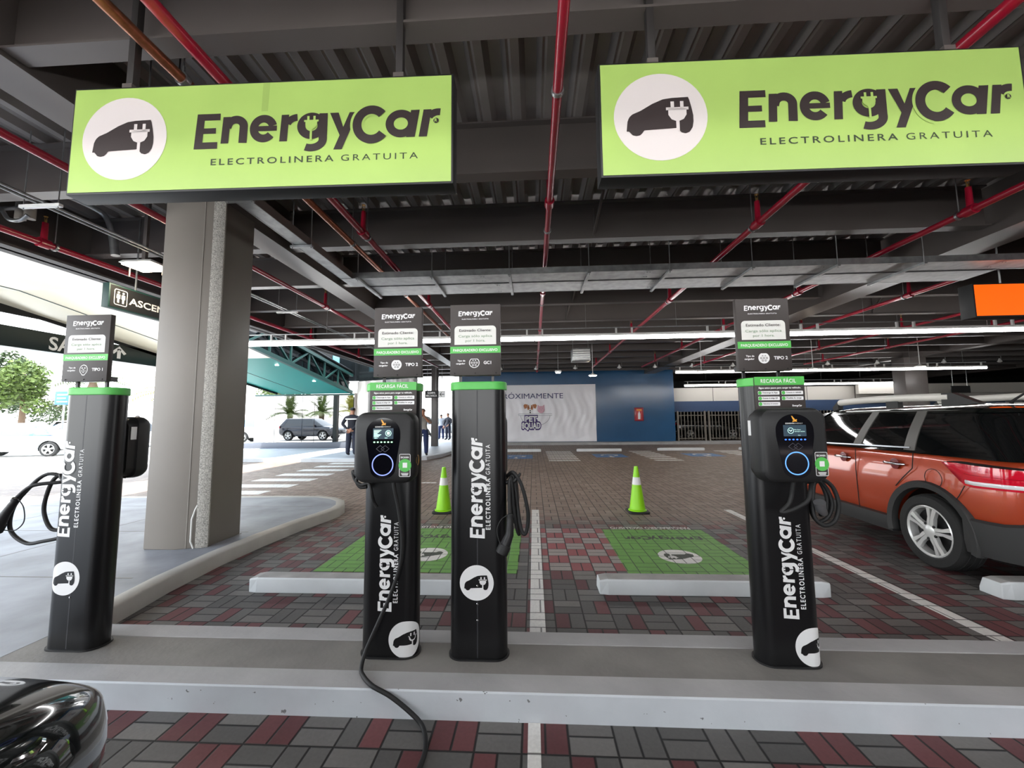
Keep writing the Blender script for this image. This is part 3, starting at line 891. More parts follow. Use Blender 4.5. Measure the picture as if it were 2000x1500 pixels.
def instruction_plate(root, x0, x1, fy):
    z0, z1 = 1.452, 1.634
    p = obj('instruction_plate', MB().box(x0, x1, fy-.010, fy-.002, z0, z1), m_charc, root, bevel=.0015)
    cx = (x0+x1)/2; w = x1-x0
    pl = plane_place((cx, fy-.010, z0), (1, 0, 0), (0, 0, 1), (0, -1, 0))
    obj('green_band', MB().ngon([pl(a, b, .0008) for a, b in ((-w/2, .136), (w/2, .136), (w/2, .182), (-w/2, .182))]), m_green, p, recalc=False)
    t = MB(); put_text(t, 'RECARGA FÁCIL', pl, -.005, .149, h=.021, w=.185, bold=.015, space=1.1, lift=.0014)
    put_text(t, 'Sigue estos pasos para cargar tu vehículo.', pl, 0, .117, h=.0092, w=.222, bold=.03, lift=.0014)
    put_text(t, 'EnergyCar', pl, w*.42, .020, h=.009, w=.05, bold=.04, align='r', lift=.0014)
    bars = []
    for c, n in ((-w*.44, 3), (w*.03, 2)):
        for k in range(n):
            y = .084-.030*k
            bars.append((c, y)); t.ngon([pl(a, b, .0014) for a, b in rounded_poly(c, y, c+w*.43, y+.020, .004)])
    obj('plate_print', t, m_white, p, recalc=False)
    d, g = MB(), MB(); texts = ['Descarga la App', 'Escanea el código QR', 'Selecciona el conector', 'Conecta tu vehículo', 'Finaliza la carga']
    for i, (c, y) in enumerate(bars):
        g.ngon([pl(c+.010+a, y+.010+b, .0020) for a, b in arc(0, 0, .0095, .0095, 0, 360, 16)[:-1]])
        put_text(d, texts[i], pl, c+.024, y+.008, h=.007, w=w*.30, bold=.03, align='l', lift=.0020)
    obj('step_lettering', d, m_charc, p, recalc=False); obj('step_bullets', g, m_green, p, recalc=False)
    return p

FY = 2.235
# pedestal by the sidewalk: its wallbox faces the bays behind
C1, s1 = pedestal(-2.672, 'black charging pedestal at the left end of the island, board reading TIPO 1', FY,
    dict(mark=(-.046, .757, .555), line=(.012, .812, 1.262), badge=(-.045, .525, .094), seam=(.42,)),
    (-2.845, -2.557, 1.667, 2.075), 'TIPO 1', 1)
def rear_wallbox(root, cx, z0, z1, w):
    y0 = FY+PD
    rings = []
    for dy, k in ((0, .90), (.05, .93), (.052, .985), (.085, 1.0), (.115, .985), (.135, .94), (.143, .86)):
        rings.append([(cx+a, y0+dy, (z0+z1)/2+b) for a, b in round_rect(w*k, (z1-z0)*(1-(1-k)*.9), .055)])
    b = obj('wallbox', MB().loft(rings), m_blackm, root, angle=40)
    obj('type_label', MB().box(cx+w*.462, cx+w*.469, y0+.012, y0+.048, (z0+z1)/2+.05, (z0+z1)/2+.13), m_white, b, smooth=False)
    obj('mount', MB().loft([[(cx+a, y0+.0, z0+.02+b) for a, b in ((-.10, 0), (.10, 0), (.10, .05), (-.10, .05))], [(cx+a, y0+.05, z0+b) for a, b in ((-.10, 0), (.10, 0), (.10, .08), (-.10, .08))]]), m_blackm, b)
    return b
rear_wallbox(C1, -2.69, 1.065, 1.455, .33)
holder_and_coil(C1, (-2.83, 2.31, 1.085),
    smooth_path([(-2.80, 2.35, 1.0), (-2.90, 2.33, 1.09), (-2.985, 2.31, 1.105), (-3.07, 2.30, 1.03), (-3.15, 2.29, .91), (-3.155, 2.29, .78), (-3.05, 2.29, .705), (-2.94, 2.29, .715), (-2.83, 2.31, .74), (-2.79, 2.34, .79),
                 (-2.86, 2.335, .775), (-2.94, 2.325, .78), (-2.995, 2.325, .88), (-2.985, 2.325, .99), (-2.95, 2.33, 1.08), (-2.90, 2.345, 1.10), (-2.90, 2.34, 1.06), (-3.02, 2.28, 1.045), (-3.09, 2.26, .98)], 7),
    ((-3.09, 2.26, .975), (-3.145, 2.25, .88), (-3.185, 2.24, .785)), smooth_path([(-3.07, 2.25, .97), (-3.03, 2.25, .92), (-3.02, 2.25, .84), (-3.07, 2.25, .79), (-3.14, 2.25, .79)], 6))

# two close together: the first with a wallbox towards the road
C2, s2 = pedestal(-.815, 'black charging pedestal with a wallbox and a cable trailing to the road, second from left', FY,
    dict(mark=(.012, .371, .518), line=(.055, .418, .850), badge=(.105, .226, .096)),
    (-.921, -.640, 1.665, 2.072), 'TIPO 2', 2)
C2.children[0]['label'] = 'black powder-coated post'
instruction_plate(C2, -.935, -.665, FY)
W2 = wallbox(C2, -.800, FY-.004, 1.083, 1.462, .335, .143, 'green', 'black wallbox with green status lights')
obj('cable', MB().tube(smooth_path([(-.765, 2.15, 1.10), (-.757, 2.15, 1.05), (-.737, 2.17, .93), (-.722, 2.19, .77), (-.737, 2.205, .63), (-.79, 2.205, .47), (-.85, 2.19, .33), (-.905, 2.17, .20), (-.905, 2.12, .148), (-.875, 2.07, .142), (-.80, 2.00, .139),
    (-.70, 1.975, .110), (-.60, 1.955, .058), (-.535, 1.93, .020), (-.497, 1.86, .012), (-.480, 1.76, .012), (-.505, 1.62, .012), (-.60, 1.40, .012), (-.78, 1.15, .03), (-.98, .98, .20), (-1.06, .90, .42)], 8), .0105, 10), m_rubber, C2)
obj('cable_slack', MB().tube(smooth_path([(-.93, 2.17, 1.10), (-.985, 2.19, 1.115), (-1.012, 2.2, 1.135), (-1.0, 2.2, 1.09), (-.96, 2.19, 1.062), (-.91, 2.18, 1.07), (-.89, 2.17, 1.02), (-.885, 2.19, .97), (-.87, 2.2, .94)], 6), .009, 8), m_rubber, C2)
obj('cable_bracket', MB().tube(smooth_path([(-.955, 2.2, 1.13), (-.99, 2.2, 1.09), (-.97, 2.2, 1.05), (-.93, 2.2, 1.05)], 5), .010, 8), m_blackm, C2)
C3, s3 = pedestal(-.318, 'black charging pedestal with a board reading GC1, third from left', FY,
    dict(mark=(.030, .765, .550), line=(.072, .812, 1.275), badge=(-.004, .530, .093), seam=(.42, .335, .515)),
    (-.473, -.183, 1.668, 2.080), 'GC1', 3)
rear_wallbox(C3, -.318, 1.065, 1.455, .31)
holder_and_coil(C3, (-.145, 2.30, 1.085),
    smooth_path([(-.19, 2.38, 1.04), (-.155, 2.33, 1.09), (-.118, 2.30, 1.112), (-.072, 2.29, 1.04), (-.04, 2.29, .90), (-.046, 2.29, .80), (-.065, 2.29, .775), (-.085, 2.295, .83), (-.10, 2.30, .95), (-.118, 2.31, 1.085), (-.135, 2.315, 1.07), (-.118, 2.32, .92), (-.098, 2.32, .80), (-.092, 2.32, .765),
                 (-.104, 2.30, .81), (-.12, 2.29, .93), (-.132, 2.285, 1.075), (-.142, 2.28, 1.05), (-.14, 2.25, .95), (-.136, 2.21, .90)], 8),
    ((-.134, 2.20, .905), (-.137, 2.19, .80), (-.180, 2.18, .705)), smooth_path([(-.14, 2.19, .905), (-.18, 2.18, .88), (-.203, 2.17, .83), (-.19, 2.165, .77), (-.165, 2.16, .745)], 6))
obj('cable_loop', MB().tube(smooth_path([(-.15, 2.325, 1.06), (-.112, 2.33, 1.075), (-.10, 2.33, .95), (-.112, 2.33, .83), (-.128, 2.33, .90), (-.138, 2.325, 1.03)], 8), .0105, 10), m_rubber, C3)
# right-hand pedestal
C4, s4 = pedestal(1.325, 'black charging pedestal at the right end with a wallbox and coiled cable', FY,
    dict(mark=(.028, .368, .520), line=(.075, .418, .848), badge=(.105, .230, .096)),
    (1.134, 1.419, 1.668, 2.072), 'TIPO 2', 2)
instruction_plate(C4, 1.205, 1.468, FY)
W4 = wallbox(C4, 1.313, FY-.004, 1.083, 1.462, .335, .143, 'blue', 'black wallbox with blue status lights')
obj('cable', MB().tube(smooth_path([(1.33, 2.15, 1.10), (1.318, 2.14, 1.06), (1.285, 2.12, .985), (1.243, 2.12, .938), (1.30, 2.11, .955), (1.37, 2.11, 1.0), (1.41, 2.14, 1.07), (1.47, 2.2, 1.10), (1.525, 2.24, 1.09), (1.59, 2.25, 1.04), (1.615, 2.25, .95), (1.59, 2.25, .865), (1.53, 2.25, .84), (1.49, 2.26, .89),
    (1.50, 2.27, 1.0), (1.525, 2.275, 1.075), (1.575, 2.275, 1.03), (1.598, 2.275, .945), (1.57, 2.275, .875), (1.52, 2.28, .855), (1.495, 2.285, .92), (1.515, 2.285, 1.04), (1.55, 2.285, 1.06), (1.58, 2.285, .98), (1.565, 2.28, .90), (1.53, 2.27, .89)], 8), .0105, 10), m_rubber, C4)
obj('cable_hook', MB().tube([(1.45, 2.29, 1.06), (1.53, 2.285, 1.065), (1.56, 2.285, 1.085)], [.013, .012, .008], 8), m_blackm, C4)
cn = MB().tube([(1.545, 2.26, .90), (1.515, 2.24, .925), (1.50, 2.225, .965)], [.017, .024, .028], 12)
obj('connector', cn, M('grey_plastic', srgb(96, 96, 98), .35), C4)
m_post = M('hanger_post_paint', srgb(46, 43, 42), .5)
# ================================================================ big hanging signs
def hanging_sign(label, x0, x1, ya, yb, z0, z1, posts, taped=False):
    """lit-box style board hung from the deck; ya, yb = front plane at its left and right end"""
    L = math.hypot(x1-x0, yb-ya); H = z1-z0; T = .12
    root = thing('hanging_sign', label, 'sign', ((x0+x1)/2, (ya+yb)/2, z0), group='green hanging signs over the chargers')
    ux = Vector((x1-x0, yb-ya, 0)).normalized(); un = Vector((ux.y, -ux.x, 0))
    pl = plane_place((x0, ya, z0), ux, (0, 0, 1), un)
    b = MB().prism([(0, 0), (L, 0), (L, H), (0, H)], lambda a, c: pl(a, c, -T), lambda a, c: pl(a, c, 0))
    obj('sign_box', b, m_dark, root, bevel=.004)
    obj('sign_face', MB().prism([(.012, .012), (L-.012, .012), (L-.012, H-.012), (.012, H-.012)], lambda a, c: pl(a, c, 0), lambda a, c: pl(a, c, .003)), m_lime, root, smooth=False)
    ink, gap, disc, icn = MB(), MB(), MB(), MB()
    put_car_badge(disc, icn, lambda a, c, l=0: pl(a, c, l), L*.147, H*.505, .268, .0045, .0015)
    s = put_wordmark(ink, gap, pl, L*.333, H*.425, L*.636, .0045, .0012)
    dk = MB()
    put_text(dk, 'ELECTROLINERA', pl, L*.380, H*.425-165*s, h=50*s, w=L*.318, bold=.012, space=1.35, align='l', lift=.0045)
    obj('line_lettering', dk, m_inkg, root, recalc=False); dk = MB()
    put_text(dk, 'GRATUITA', pl, L*.912, H*.425-165*s, h=50*s, w=L*.195, space=1.35, align='r', lift=.0045)
    w = MB(); put_text(w, 'R', pl, L*.333+(1850-48)*s, H*.425+108*s, h=24*s, bold=.03, lift=.0085)
    obj('name_lettering', ink, m_ink, root, recalc=False)
    obj('line_lettering', dk, m_inkg, root, recalc=False)
    obj('lettering_gap', gap, m_lime, root, recalc=False)
    obj('mark_letter', w, m_lime, root, recalc=False)
    d = obj('round_badge', disc, m_disc, root, recalc=False)
    obj('badge_car', icn, m_ink, d, recalc=False)
    if taped: obj('tape_mark', MB().ngon([pl(a, c, .0042) for a, c in ((L*.506, H-.20), (L*.523, H-.20), (L*.526, H-.014), (L*.508, H-.014))]), M('tape_mark', srgb(138, 164, 84), .5), root, recalc=False)
    for px in posts:
        p = Vector(pl((px-x0), 0, -.06))
        po = obj('hanger_post', MB().box(p.x-.022, p.x+.022, p.y-.022, p.y+.022, z1-.002, ZD), m_post, root, bevel=.002)
        obj('post_bracket', MB().box(p.x-.032, p.x+.032, p.y-.035, p.y+.035, z1-.001, z1+.05), m_steel, po, smooth=False)
    return root
hanging_sign('green sign with white car badge hanging at the left, in front of the pillar', -2.836, -.454, 2.165, 2.205, 2.805, 3.50, (-2.53, -.80), True)
hanging_sign('green sign with white car badge hanging at the right, above the right charger', .409, 2.79, 2.200, 2.235, 2.797, 3.505, (.74, 2.44))

m_stoptop = M('stop_top_bare', srgb(168, 166, 164), .7, noise=(6, .16), bump=(20, .1))
# ================================================================ wheel stops
def wheel_stop(x0, x1, y0, label, h=.118, d=.20, g=None):
    prof = [(0, 0), (.012, h-.012), (.02, h), (d-.05, h), (d, .04), (d, 0)]
    r = [[(x+(.035 if z > .06 else 0)*sg*(1 if i in (2, 3) else .2), y0+y, z) for i, (y, z) in enumerate(prof)] for x, sg in ((x0, 1), (x1, -1))]
    rr = []
    mid = [[(x, y0+y, z) for y, z in prof] for x in (x0+.07, x1-.07)]
    ends = [[(x, y0+min(max(y, .015), d-.02), z*.90) for y, z in prof] for x in (x0, x1)]
    o = obj('wheel_stop', MB().loft([ends[0], mid[0], mid[1], ends[1]]), [m_stop, m_stoptop], smooth=False, bevel=.006)
    for p in o.data.polygons: p.material_index = 1 if p.normal.z > .95 else 0
    return tag(o, label, 'wheel stop', g)
NG = 'white wheel stops of the front bays'
wheel_stop(-2.391, -.50, 3.305, 'white concrete wheel stop behind the two middle chargers', g=NG)
wheel_stop(.514, 2.311, 3.355, 'white concrete wheel stop in front of the green bay with the cone', g=NG)
wheel_stop(3.58, 5.40, 3.36, 'white concrete wheel stop behind the orange car', h=.13, g=NG)
FG = 'white wheel stops along the blue wall'
for k, (x, y, w, l) in enumerate(((-1.6, 17.1, 1.9, 'far white wheel stop in front of the banner, half behind the third charger'), (1.82, 17.15, 1.88, 'far white wheel stop in front of the banner\'s right end'),
                    (5.30, 17.4, 1.93, 'far white wheel stop in front of the red extinguisher cabinet'), (8.75, 17.5, 1.9, 'far white wheel stop in front of the steel fence'))):
    wheel_stop(x, x+w, y, l, g=FG)

# ================================================================ floor markings
def marking(name, label, poly, mat, z=.003, grp=None, cat='floor marking'):
    return tag(obj(name, MB().slab(poly, .0005, z), mat, smooth=False), label, cat, grp)
def rectp(x0, x1, y0, y1): return [(x0, y0), (x1, y0), (x1, y1), (x0, y1)]
LG = 'white bay lines'
marking('bay_line', 'white bay line running between the two green bays', rectp(-.045, .062, 2.55, 6.34), m_white_paint, grp=LG)
marking('bay_line', 'white bay line between the green bay and the orange car', rectp(2.88, 2.985, 2.55, 6.37), m_white_paint, grp=LG)
marking('bay_line', 'white bay line on the road at the bottom edge', rectp(-.045, .012, -1.5, 1.985), m_white_paint, grp=LG)
for nm, gx0, gx1, lbl in (('L', -2.10, -.17, 'left'), ('R', .845, 2.09, 'right')):
    g = thing('green_bay_pad', 'green painted charging pad %s' % ('behind the two middle chargers' if nm == 'L' else 'with round car badge, behind the right wheel stop'), 'floor marking', ((gx0+gx1)/2, 4.6, .0005), group='green painted bays')
    obj('paint', MB().slab(rectp(gx0, gx1, 3.78, 5.25), .0005, .0030), m_green_paint, g, smooth=False)
    cx = (gx0+gx1)/2
    pl = plane_place((cx, 4.27, .003), (-1, 0, 0), (0, -1, 0), (0, 0, 1))
    d, i = MB(), MB()
    put_car_badge(d, i, lambda a, c, l=0: pl(a, c, l), 0, 0, .21, .0006, .0004)
    obj('badge_disc', d, m_white_paint, g, recalc=False); obj('badge_car', i, m_black_paint, g, recalc=False)
    pl = plane_place((cx+.03, 4.95, .003), (-1, 0, 0), (0, -1, 0), (0, 0, 1))
    a, b = MB(), MB(); put_wordmark(a, b, pl, -.45, 0, .90, .0006, .0003)
    obj('name_lettering', a, m_black_paint, g, recalc=False); obj('lettering_gap', b, m_green_paint, g, recalc=False)
    t = MB(); put_text(t, 'PARQUEADERO EXCLUSIVO', plane_place((cx, 5.33, .0025), (-1, 0, 0), (0, -1, 0), (0, 0, 1)), 0, -.04, h=.10, w=1.0, bold=.02, lift=.0005)
    obj('line_lettering', t, m_white_paint, g, recalc=False)
# hatched and blue wheelchair bays at the back
for k, (xa, xb, xc, xd, lbl) in enumerate(((.50, 1.55, .50, 1.50, 'white striped hatching in front of the banner'), (4.0, 4.9, 4.0, 5.0, 'white striped hatching below the extinguisher cabinet'), (7.5, 8.5, 7.5, 8.5, 'white striped hatching beyond, left of the right charger'))):
    h = MB(); n = 7
    for i in range(n):
        y = 13.4+i*.60
        h.slab([(xa, y), (xb, y), (xb, y+.30), (xa, y+.30)], .0005, .003)
    tag(obj('hatched_zone', h, m_white_paint, smooth=False), lbl, 'floor marking', 'striped hatching at the far bays')
for k, (xa, xb, y0, y1, lbl) in enumerate(((-1.25, -.05, 14.2, 15.7, 'blue wheelchair square far back beside the third charger'), (2.25, 3.4, 14.6, 15.9, 'blue wheelchair square between the two striped zones'), (5.7, 6.9, 14.8, 16.0, 'blue wheelchair square far back beside the right charger'))):
    g = thing('blue_bay_square', lbl, 'floor marking', ((xa+xb)/2, y0, .0005), group='blue wheelchair squares')
    obj('paint', MB().slab(rectp(xa, xb, y0, y1), .0005, .003), m_blue_paint, g, smooth=False)
    cx, cy = (xa+xb)/2, (y0+y1)/2; t = MB()
    for q in stroke(arc(cx, cy+.12, .26, .30, -60, 200, 20), .09)+stroke([(cx, cy-.5), (cx-.02, cy-.1), (cx+.25, cy-.1), (cx+.32, cy+.3)], .10)+[arc(cx, cy-.56, .09, .10, 0, 360, 12)[:-1]]: t.ngon([(a, b, .0035) for a, b in q])
    obj('wheelchair_symbol', t, m_white_paint, g, recalc=False)
# zebra crossing on the left
zs = [(-6.9, -5.35, 7.55), (-6.75, -5.25, 8.35), (-6.7, -5.28, 9.2), (-6.7, -5.32, 10.1), (-6.7, -5.36, 11.0), (-6.7, -5.40, 11.9), (-6.7, -5.4, 12.7)]
for k, (xa, xb, y) in enumerate(zs):
    marking('crossing_stripe', ['nearest white zebra stripe beside the pillar', 'second white zebra stripe counted from the near sidewalk', 'third white zebra stripe counted from the near sidewalk', 'fourth white zebra stripe, middle of the crossing', 'third white zebra stripe counted from the far kerb', 'second white zebra stripe counted from the far kerb', 'farthest white zebra stripe before the far kerb'][k], rectp(xa, xb, y, y+.40), m_white_paint, grp='zebra crossing stripes', cat='floor marking')
marking('bay_line', 'faint white line on the paving behind the second charger, near the man in jeans', rectp(-3.2, -2.2, 8.9, 9.02), m_white_paint, grp=LG)

# ================================================================ traffic cones
def cone(x, y, label):
    r = thing('traffic_cone', label, 'traffic cone', (x, y, 0), group='lime traffic cones')
    obj('base', MB().slab([(x+a, y+b) for a, b in round_rect(.31, .31, .05)], 0.0, .028), m_rubber, r, bevel=.004)
    R = lambda z: .118-(.118-.028)*(z-.03)/.65
    obj('body', MB().lathe([(.135, .028), (.135, .04), (R(.05), .05), (R(.38), .38), (R(.38)+.0005, .38), (R(.68), .68), (.018, .682)], (x, y, 0), 28), M('lime_cone', srgb(150, 226, 20), .4) if 'lime_cone' not in MATS else MATS['lime_cone'], r)
    obj('reflective_band', MB().lathe([(R(.41)+.002, .41), (R(.52)+.002, .52)], (x, y, 0), 28), m_white, r)
    return r
cone(1.545, 6.216, 'lime green traffic cone with a white band behind the green bay')
cone(-1.40, 6.18, 'lime green traffic cone mostly hidden behind the third charger')
# ================================================================ services under the deck
ZP = 3.7
def sprinkler_pipe(x, y0, y1, r, label, heads, z=ZP, rods=None, mat=None):
    root = thing('sprinkler_pipe', label, 'pipe', (x, (y0+y1)/2, z), group='red sprinkler pipes under the deck')
    obj('pipe', MB().tube([(x, y0, z), (x, y1, z)], r, 12), m_red, root)
    for hy in heads:
        t = MB().tube([(x, hy, z), (x, hy, z+.05), (x, hy, z+.27)], [r*1.15, r*.85, r*.72], 10)
        t.lathe([(r*1.5, -.055), (r*1.5, .055)], (x, hy, z), 12, 'y')
        rs = obj('riser', t, m_red, root)
        h = MB().tube([(x, hy, z+.27), (x, hy, z+.31)], .014, 8).bar((x-.014, hy, z+.31), (x-.014, hy, z+.35), .006).bar((x+.014, hy, z+.31), (x+.014, hy, z+.35), .006).lathe([(.022, .35), (.022, .356), (.004, .36)], (x, hy, z), 10)
        obj('sprinkler_head', h, m_brass, rs)
    for ry in (rods or [h+.12 for h in heads]):
        obj('hanger_rod', MB().tube([(x-.0, ry, z), (x, ry, ZD)], .006, 6), m_galv, root)
        obj('hanger_ring', MB().lathe([(r*1.22, -.014), (r*1.34, -.014), (r*1.34, .014), (r*1.22, .014)], (x, ry, z), 14, 'y'), m_galv, root)
    return root
step = lambda a, n, d=3.05: [a+d*k for k in range(n)]
sprinkler_pipe(.20, -1.5, 18.1, .034, 'red sprinkler pipe running between the two big green signs', step(1.0, 7), rods=[2.6, 4.67, 7.8, 10.8, 13.9])
sprinkler_pipe(2.69, -1.5, 18.1, .038, 'red sprinkler pipe passing behind the right green sign towards the small hanging lamps', step(1.62, 6))
sprinkler_pipe(4.93, -1.5, 18.1, .038, 'red sprinkler pipe coming down from the right sign\'s lower right corner', step(1.64, 6, 2.9))
sprinkler_pipe(7.2, -1.5, 18.1, .036, 'red sprinkler pipe behind the metal tray end, left of the orange sign', step(1.7, 6))
sprinkler_pipe(9.75, -1.5, 18.1, .036, 'dark red sprinkler pipe in the shade below the orange sign', step(1.7, 6))
sprinkler_pipe(12.0, -1.5, 18.1, .036, 'dark red sprinkler pipe farthest to the right under the deck', step(1.7, 6))
sprinkler_pipe(-2.05, -1.5, 18.1, .038, 'red sprinkler pipe next to the brown copper pipe, above the left sign', step(1.50, 6, 3.07))
sprinkler_pipe(-4.15, -1.5, 17, .036, 'red sprinkler pipe passing just left of the big grey pillar', step(1.46, 5, 3.07))
sprinkler_pipe(-6.2, -1.5, 17, .040, 'red sprinkler pipe along the outer left edge of the deck', step(1.5, 5, 3.05))

cp = thing('copper_pipe', 'brown copper pipe running beside the red pipe above the left green sign', 'pipe', (-2.41, 5, 3.8))
for a, b in ((-1.5, 3.35), (3.35, 7.3), (7.3, 20.5)):
    obj('pipe_length', MB().tube([(-2.41, a, 3.8), (-2.41, b, 3.8)], .036, 12), m_copper, cp)
for y in (2.45, 3.35, 5.05, 7.3, 10.2, 13.2):
    obj('clamp', MB().lathe([(.038, -.02), (.047, -.02), (.047, .02), (.038, .02)], (-2.41, y, 3.8), 14, 'y').bar((-2.41, y, 3.84), (-2.41, y, 3.90), .012), m_galv, cp)
    obj('hanger_rod', MB().tube([(-2.41, y, 3.84), (-2.41, y, ZD)], .005, 6), m_galv, cp)

# galvanised cable trays -------------------------------------------
ZT = 3.5
def tray_x(label, x0, x1, y0, y1, lip):
    r = thing('cable_tray', label, 'cable tray', ((x0+x1)/2, (y0+y1)/2, ZT), group='galvanised cable trays')
    obj('tray_bottom', MB().box(x0, x1, y0, y1, ZT, ZT+.006), m_galv, r, smooth=False)
    obj('front_lip', MB().box(x0, x1, y0-.004, y0+.004, ZT-.004, ZT+lip), m_galv, r, smooth=False)
    obj('rear_lip', MB().box(x0, x1, y1-.004, y1+.004, ZT-.002, ZT+lip), m_galv, r, smooth=False)
    n = int((x1-x0)/2.4)
    for k in range(1, n+1):
        x = x0+2.4*k-.3
        j = MB().box(x-.05, x+.05, y0+.02, y1-.02, ZT-.003, ZT)
        for dx in (-.02, .02):
            for yy in (y0+.08, y1-.08): j.lathe([(.010, -.003), (.010, -.008), (.004, -.010)], (x+dx, yy, ZT), 8)
        obj('splice_plate', j, m_galv, r, smooth=False)
    return r
tf = tray_x('front galvanised cable tray running across above the chargers\' boards', -2.82, 9.5, 5.56, 5.90, .085)
tr = tray_x('rear galvanised cable tray right behind the front one, ending near the orange sign', -2.62, 6.72, 5.95, 6.40, .06)
hg = []
for k, x in enumerate((-2.55, -1.45, -.32, .82, 1.95, 3.08, 4.22, 5.35)):
    h = thing('tray_hanger', ['leftmost trapeze hanger of the cable trays, near the grey girder', 'tray hanger just left of the second charger\'s board', 'tray hanger above the third charger\'s board', 'tray hanger just right of the central red pipe', 'tray hanger between the central pipe and the right charger', 'tray hanger just left of the right charger\'s board', 'tray hanger behind the right charger\'s board', 'rightmost tray hanger, left of the orange sign'][k], 'hanger', (x, 6, ZT), group='trapeze hangers of the cable trays')
    obj('strut', MB().box(x-.02, x+.02, 5.52, 6.45, ZT-.034, ZT-.006), m_galv, h, smooth=False)
    for y in (5.545, 6.425): obj('rod', MB().tube([(x, y, ZT-.05), (x, y, ZD)], .006, 6), m_galv, h)
ty = thing('cable_tray', 'narrow galvanised cable tray running along the girder right of the pillar', 'cable tray', (-2.72, 4, ZT), group='galvanised cable trays')
obj('tray_bottom', MB().box(-2.81, -2.64, 2.42, 5.555, ZT, ZT+.006), m_galv, ty, smooth=False)
obj('side_lip', MB().box(-2.645, -2.637, 2.42, 5.555, ZT-.003, ZT+.09), m_steel, ty, smooth=False)
obj('side_lip', MB().box(-2.813, -2.805, 2.42, 5.555, ZT-.003, ZT+.09), m_galv, ty, smooth=False)
for y in (2.62, 3.42, 4.42):
    obj('strut', MB().box(-2.86, -2.59, y-.02, y+.02, ZT-.03, ZT-.006), m_galv, ty, smooth=False)
    for x in (-2.84, -2.61): obj('rod', MB().tube([(x, y, ZT-.04), (x, y, ZD-.003)], .006, 6), m_galv, ty)

# linear tube lights ------------------------------------------------
def tube_run(y, z, x0, n, L, labels, grp, rail=True):
    for k in range(n):
        a = x0+L*k; b = a+L
        r = thing('tube_light', labels(k), 'light fitting', ((a+b)/2, y, z), group=grp)
        obj('tube', MB().tube([(a+.01, y, z), (b-.01, y, z)], .046, 10), m_tube, r)
        obj('housing', MB().box(a, b, y-.036, y+.036, z+.036, z+.085), m_whitem, r, smooth=False)
        for x in (a+.17, b-.17): obj('clip', MB().box(x-.018, x+.018, y-.02, y+.02, z+.085, z+.205), m_whitem, r, smooth=False)
        if rail: obj('rail', MB().box(a, b, y-.012, y+.012, z+.205, z+.225), m_galv, r, smooth=False)
        obj('hanger_wire', MB().tube([((a+b)/2+.15, y, z+.22), ((a+b)/2+.15, y, ZD+.002)], .004, 5), m_galv, r)
PLACES = ['behind the pillar at the far left', 'just right of the pillar', 'left of the second charger\'s board', 'behind the middle chargers\' boards', 'right of the third charger\'s board', 'above the blue wall\'s middle', 'above the blue wall\'s right part', 'left of the right charger\'s board', 'right of the right charger\'s board', 'below the orange sign', 'at the far right edge']
XS0 = -7.75+.05
tube_run(8.66, 3.17, -7.75, 10, 1.95, lambda k: 'long tube light of the nearest row, ' + PLACES[[0, 1, 2, 3, 4, 5, 7, 8, 9, 10][k]], 'tube lights of the near row')
tube_run(1.21, 3.17, -5.80, 7, 1.95, lambda k: 'tube light of the row above the island, number %d counted from its left end' % (k+1), 'tube lights above the island')
tube_run(-6.2, 3.17, -5.80, 7, 1.95, lambda k: 'tube light of the row over the road, number %d counted from its left end' % (k+1), 'tube lights over the road')
tube_run(16.1, 3.2, 5.7, 6, 1.95, lambda k: 'tube light of the middle row, number %d counted from its left end' % (k+1), 'tube lights of the middle row')
tube_run(21.4, 3.07, 8.0, 6, 1.95, lambda k: 'tube light of the farthest row over the fence, number %d counted from its left end' % (k+1), 'tube lights of the far row')

# small pendant lamps -----------------------------------------------
for k, (x, y, z, lbl) in enumerate(((2.10, 14, 2.90, 'small pendant lamp glowing in front of the blue wall'), (5.83, 14, 2.98, 'small pendant lamp just right of the blue wall'), (9.56, 14, 3.0, 'small pendant lamp right of the right charger\'s board'), (13.03, 14, 3.03, 'small pendant lamp in front of the far dark pillar'))):
    r = thing('pendant_lamp', lbl, 'lamp', (x, y, z), group='small round pendant lamps')
    obj('stem', MB().tube([(x, y, z+.06), (x, y, z+.62), (x, y, ZD+(.068 if k == 1 else .0))], [.012, .012, .006], 6), m_whitem, r)
    obj('shade', MB().lathe([(.02, .09), (.05, .06), (.14, .03), (.155, .01), (.15, .0)], (x, y, z), 20), m_whitem, r)
    obj('diffuser', MB().lathe([(.145, .004), (.10, -.022), (.0, -.03)], (x, y, z), 20), m_lampw, r)
r = thing('emergency_light', 'small white emergency light at the top of the blue wall', 'lamp', (.89, 14, 3.06))
obj('body', MB().cbox((.89, 14, 3.07), (.22, .12, .06)), m_whitem, r, bevel=.01); obj('lens', MB().cbox((.89, 14, 3.02), (.16, .09, .04)), m_tube, r, bevel=.01)
obj('stem', MB().tube([(.89, 14, 3.09), (.89, 14, ZD)], .006, 6), m_galv, r)

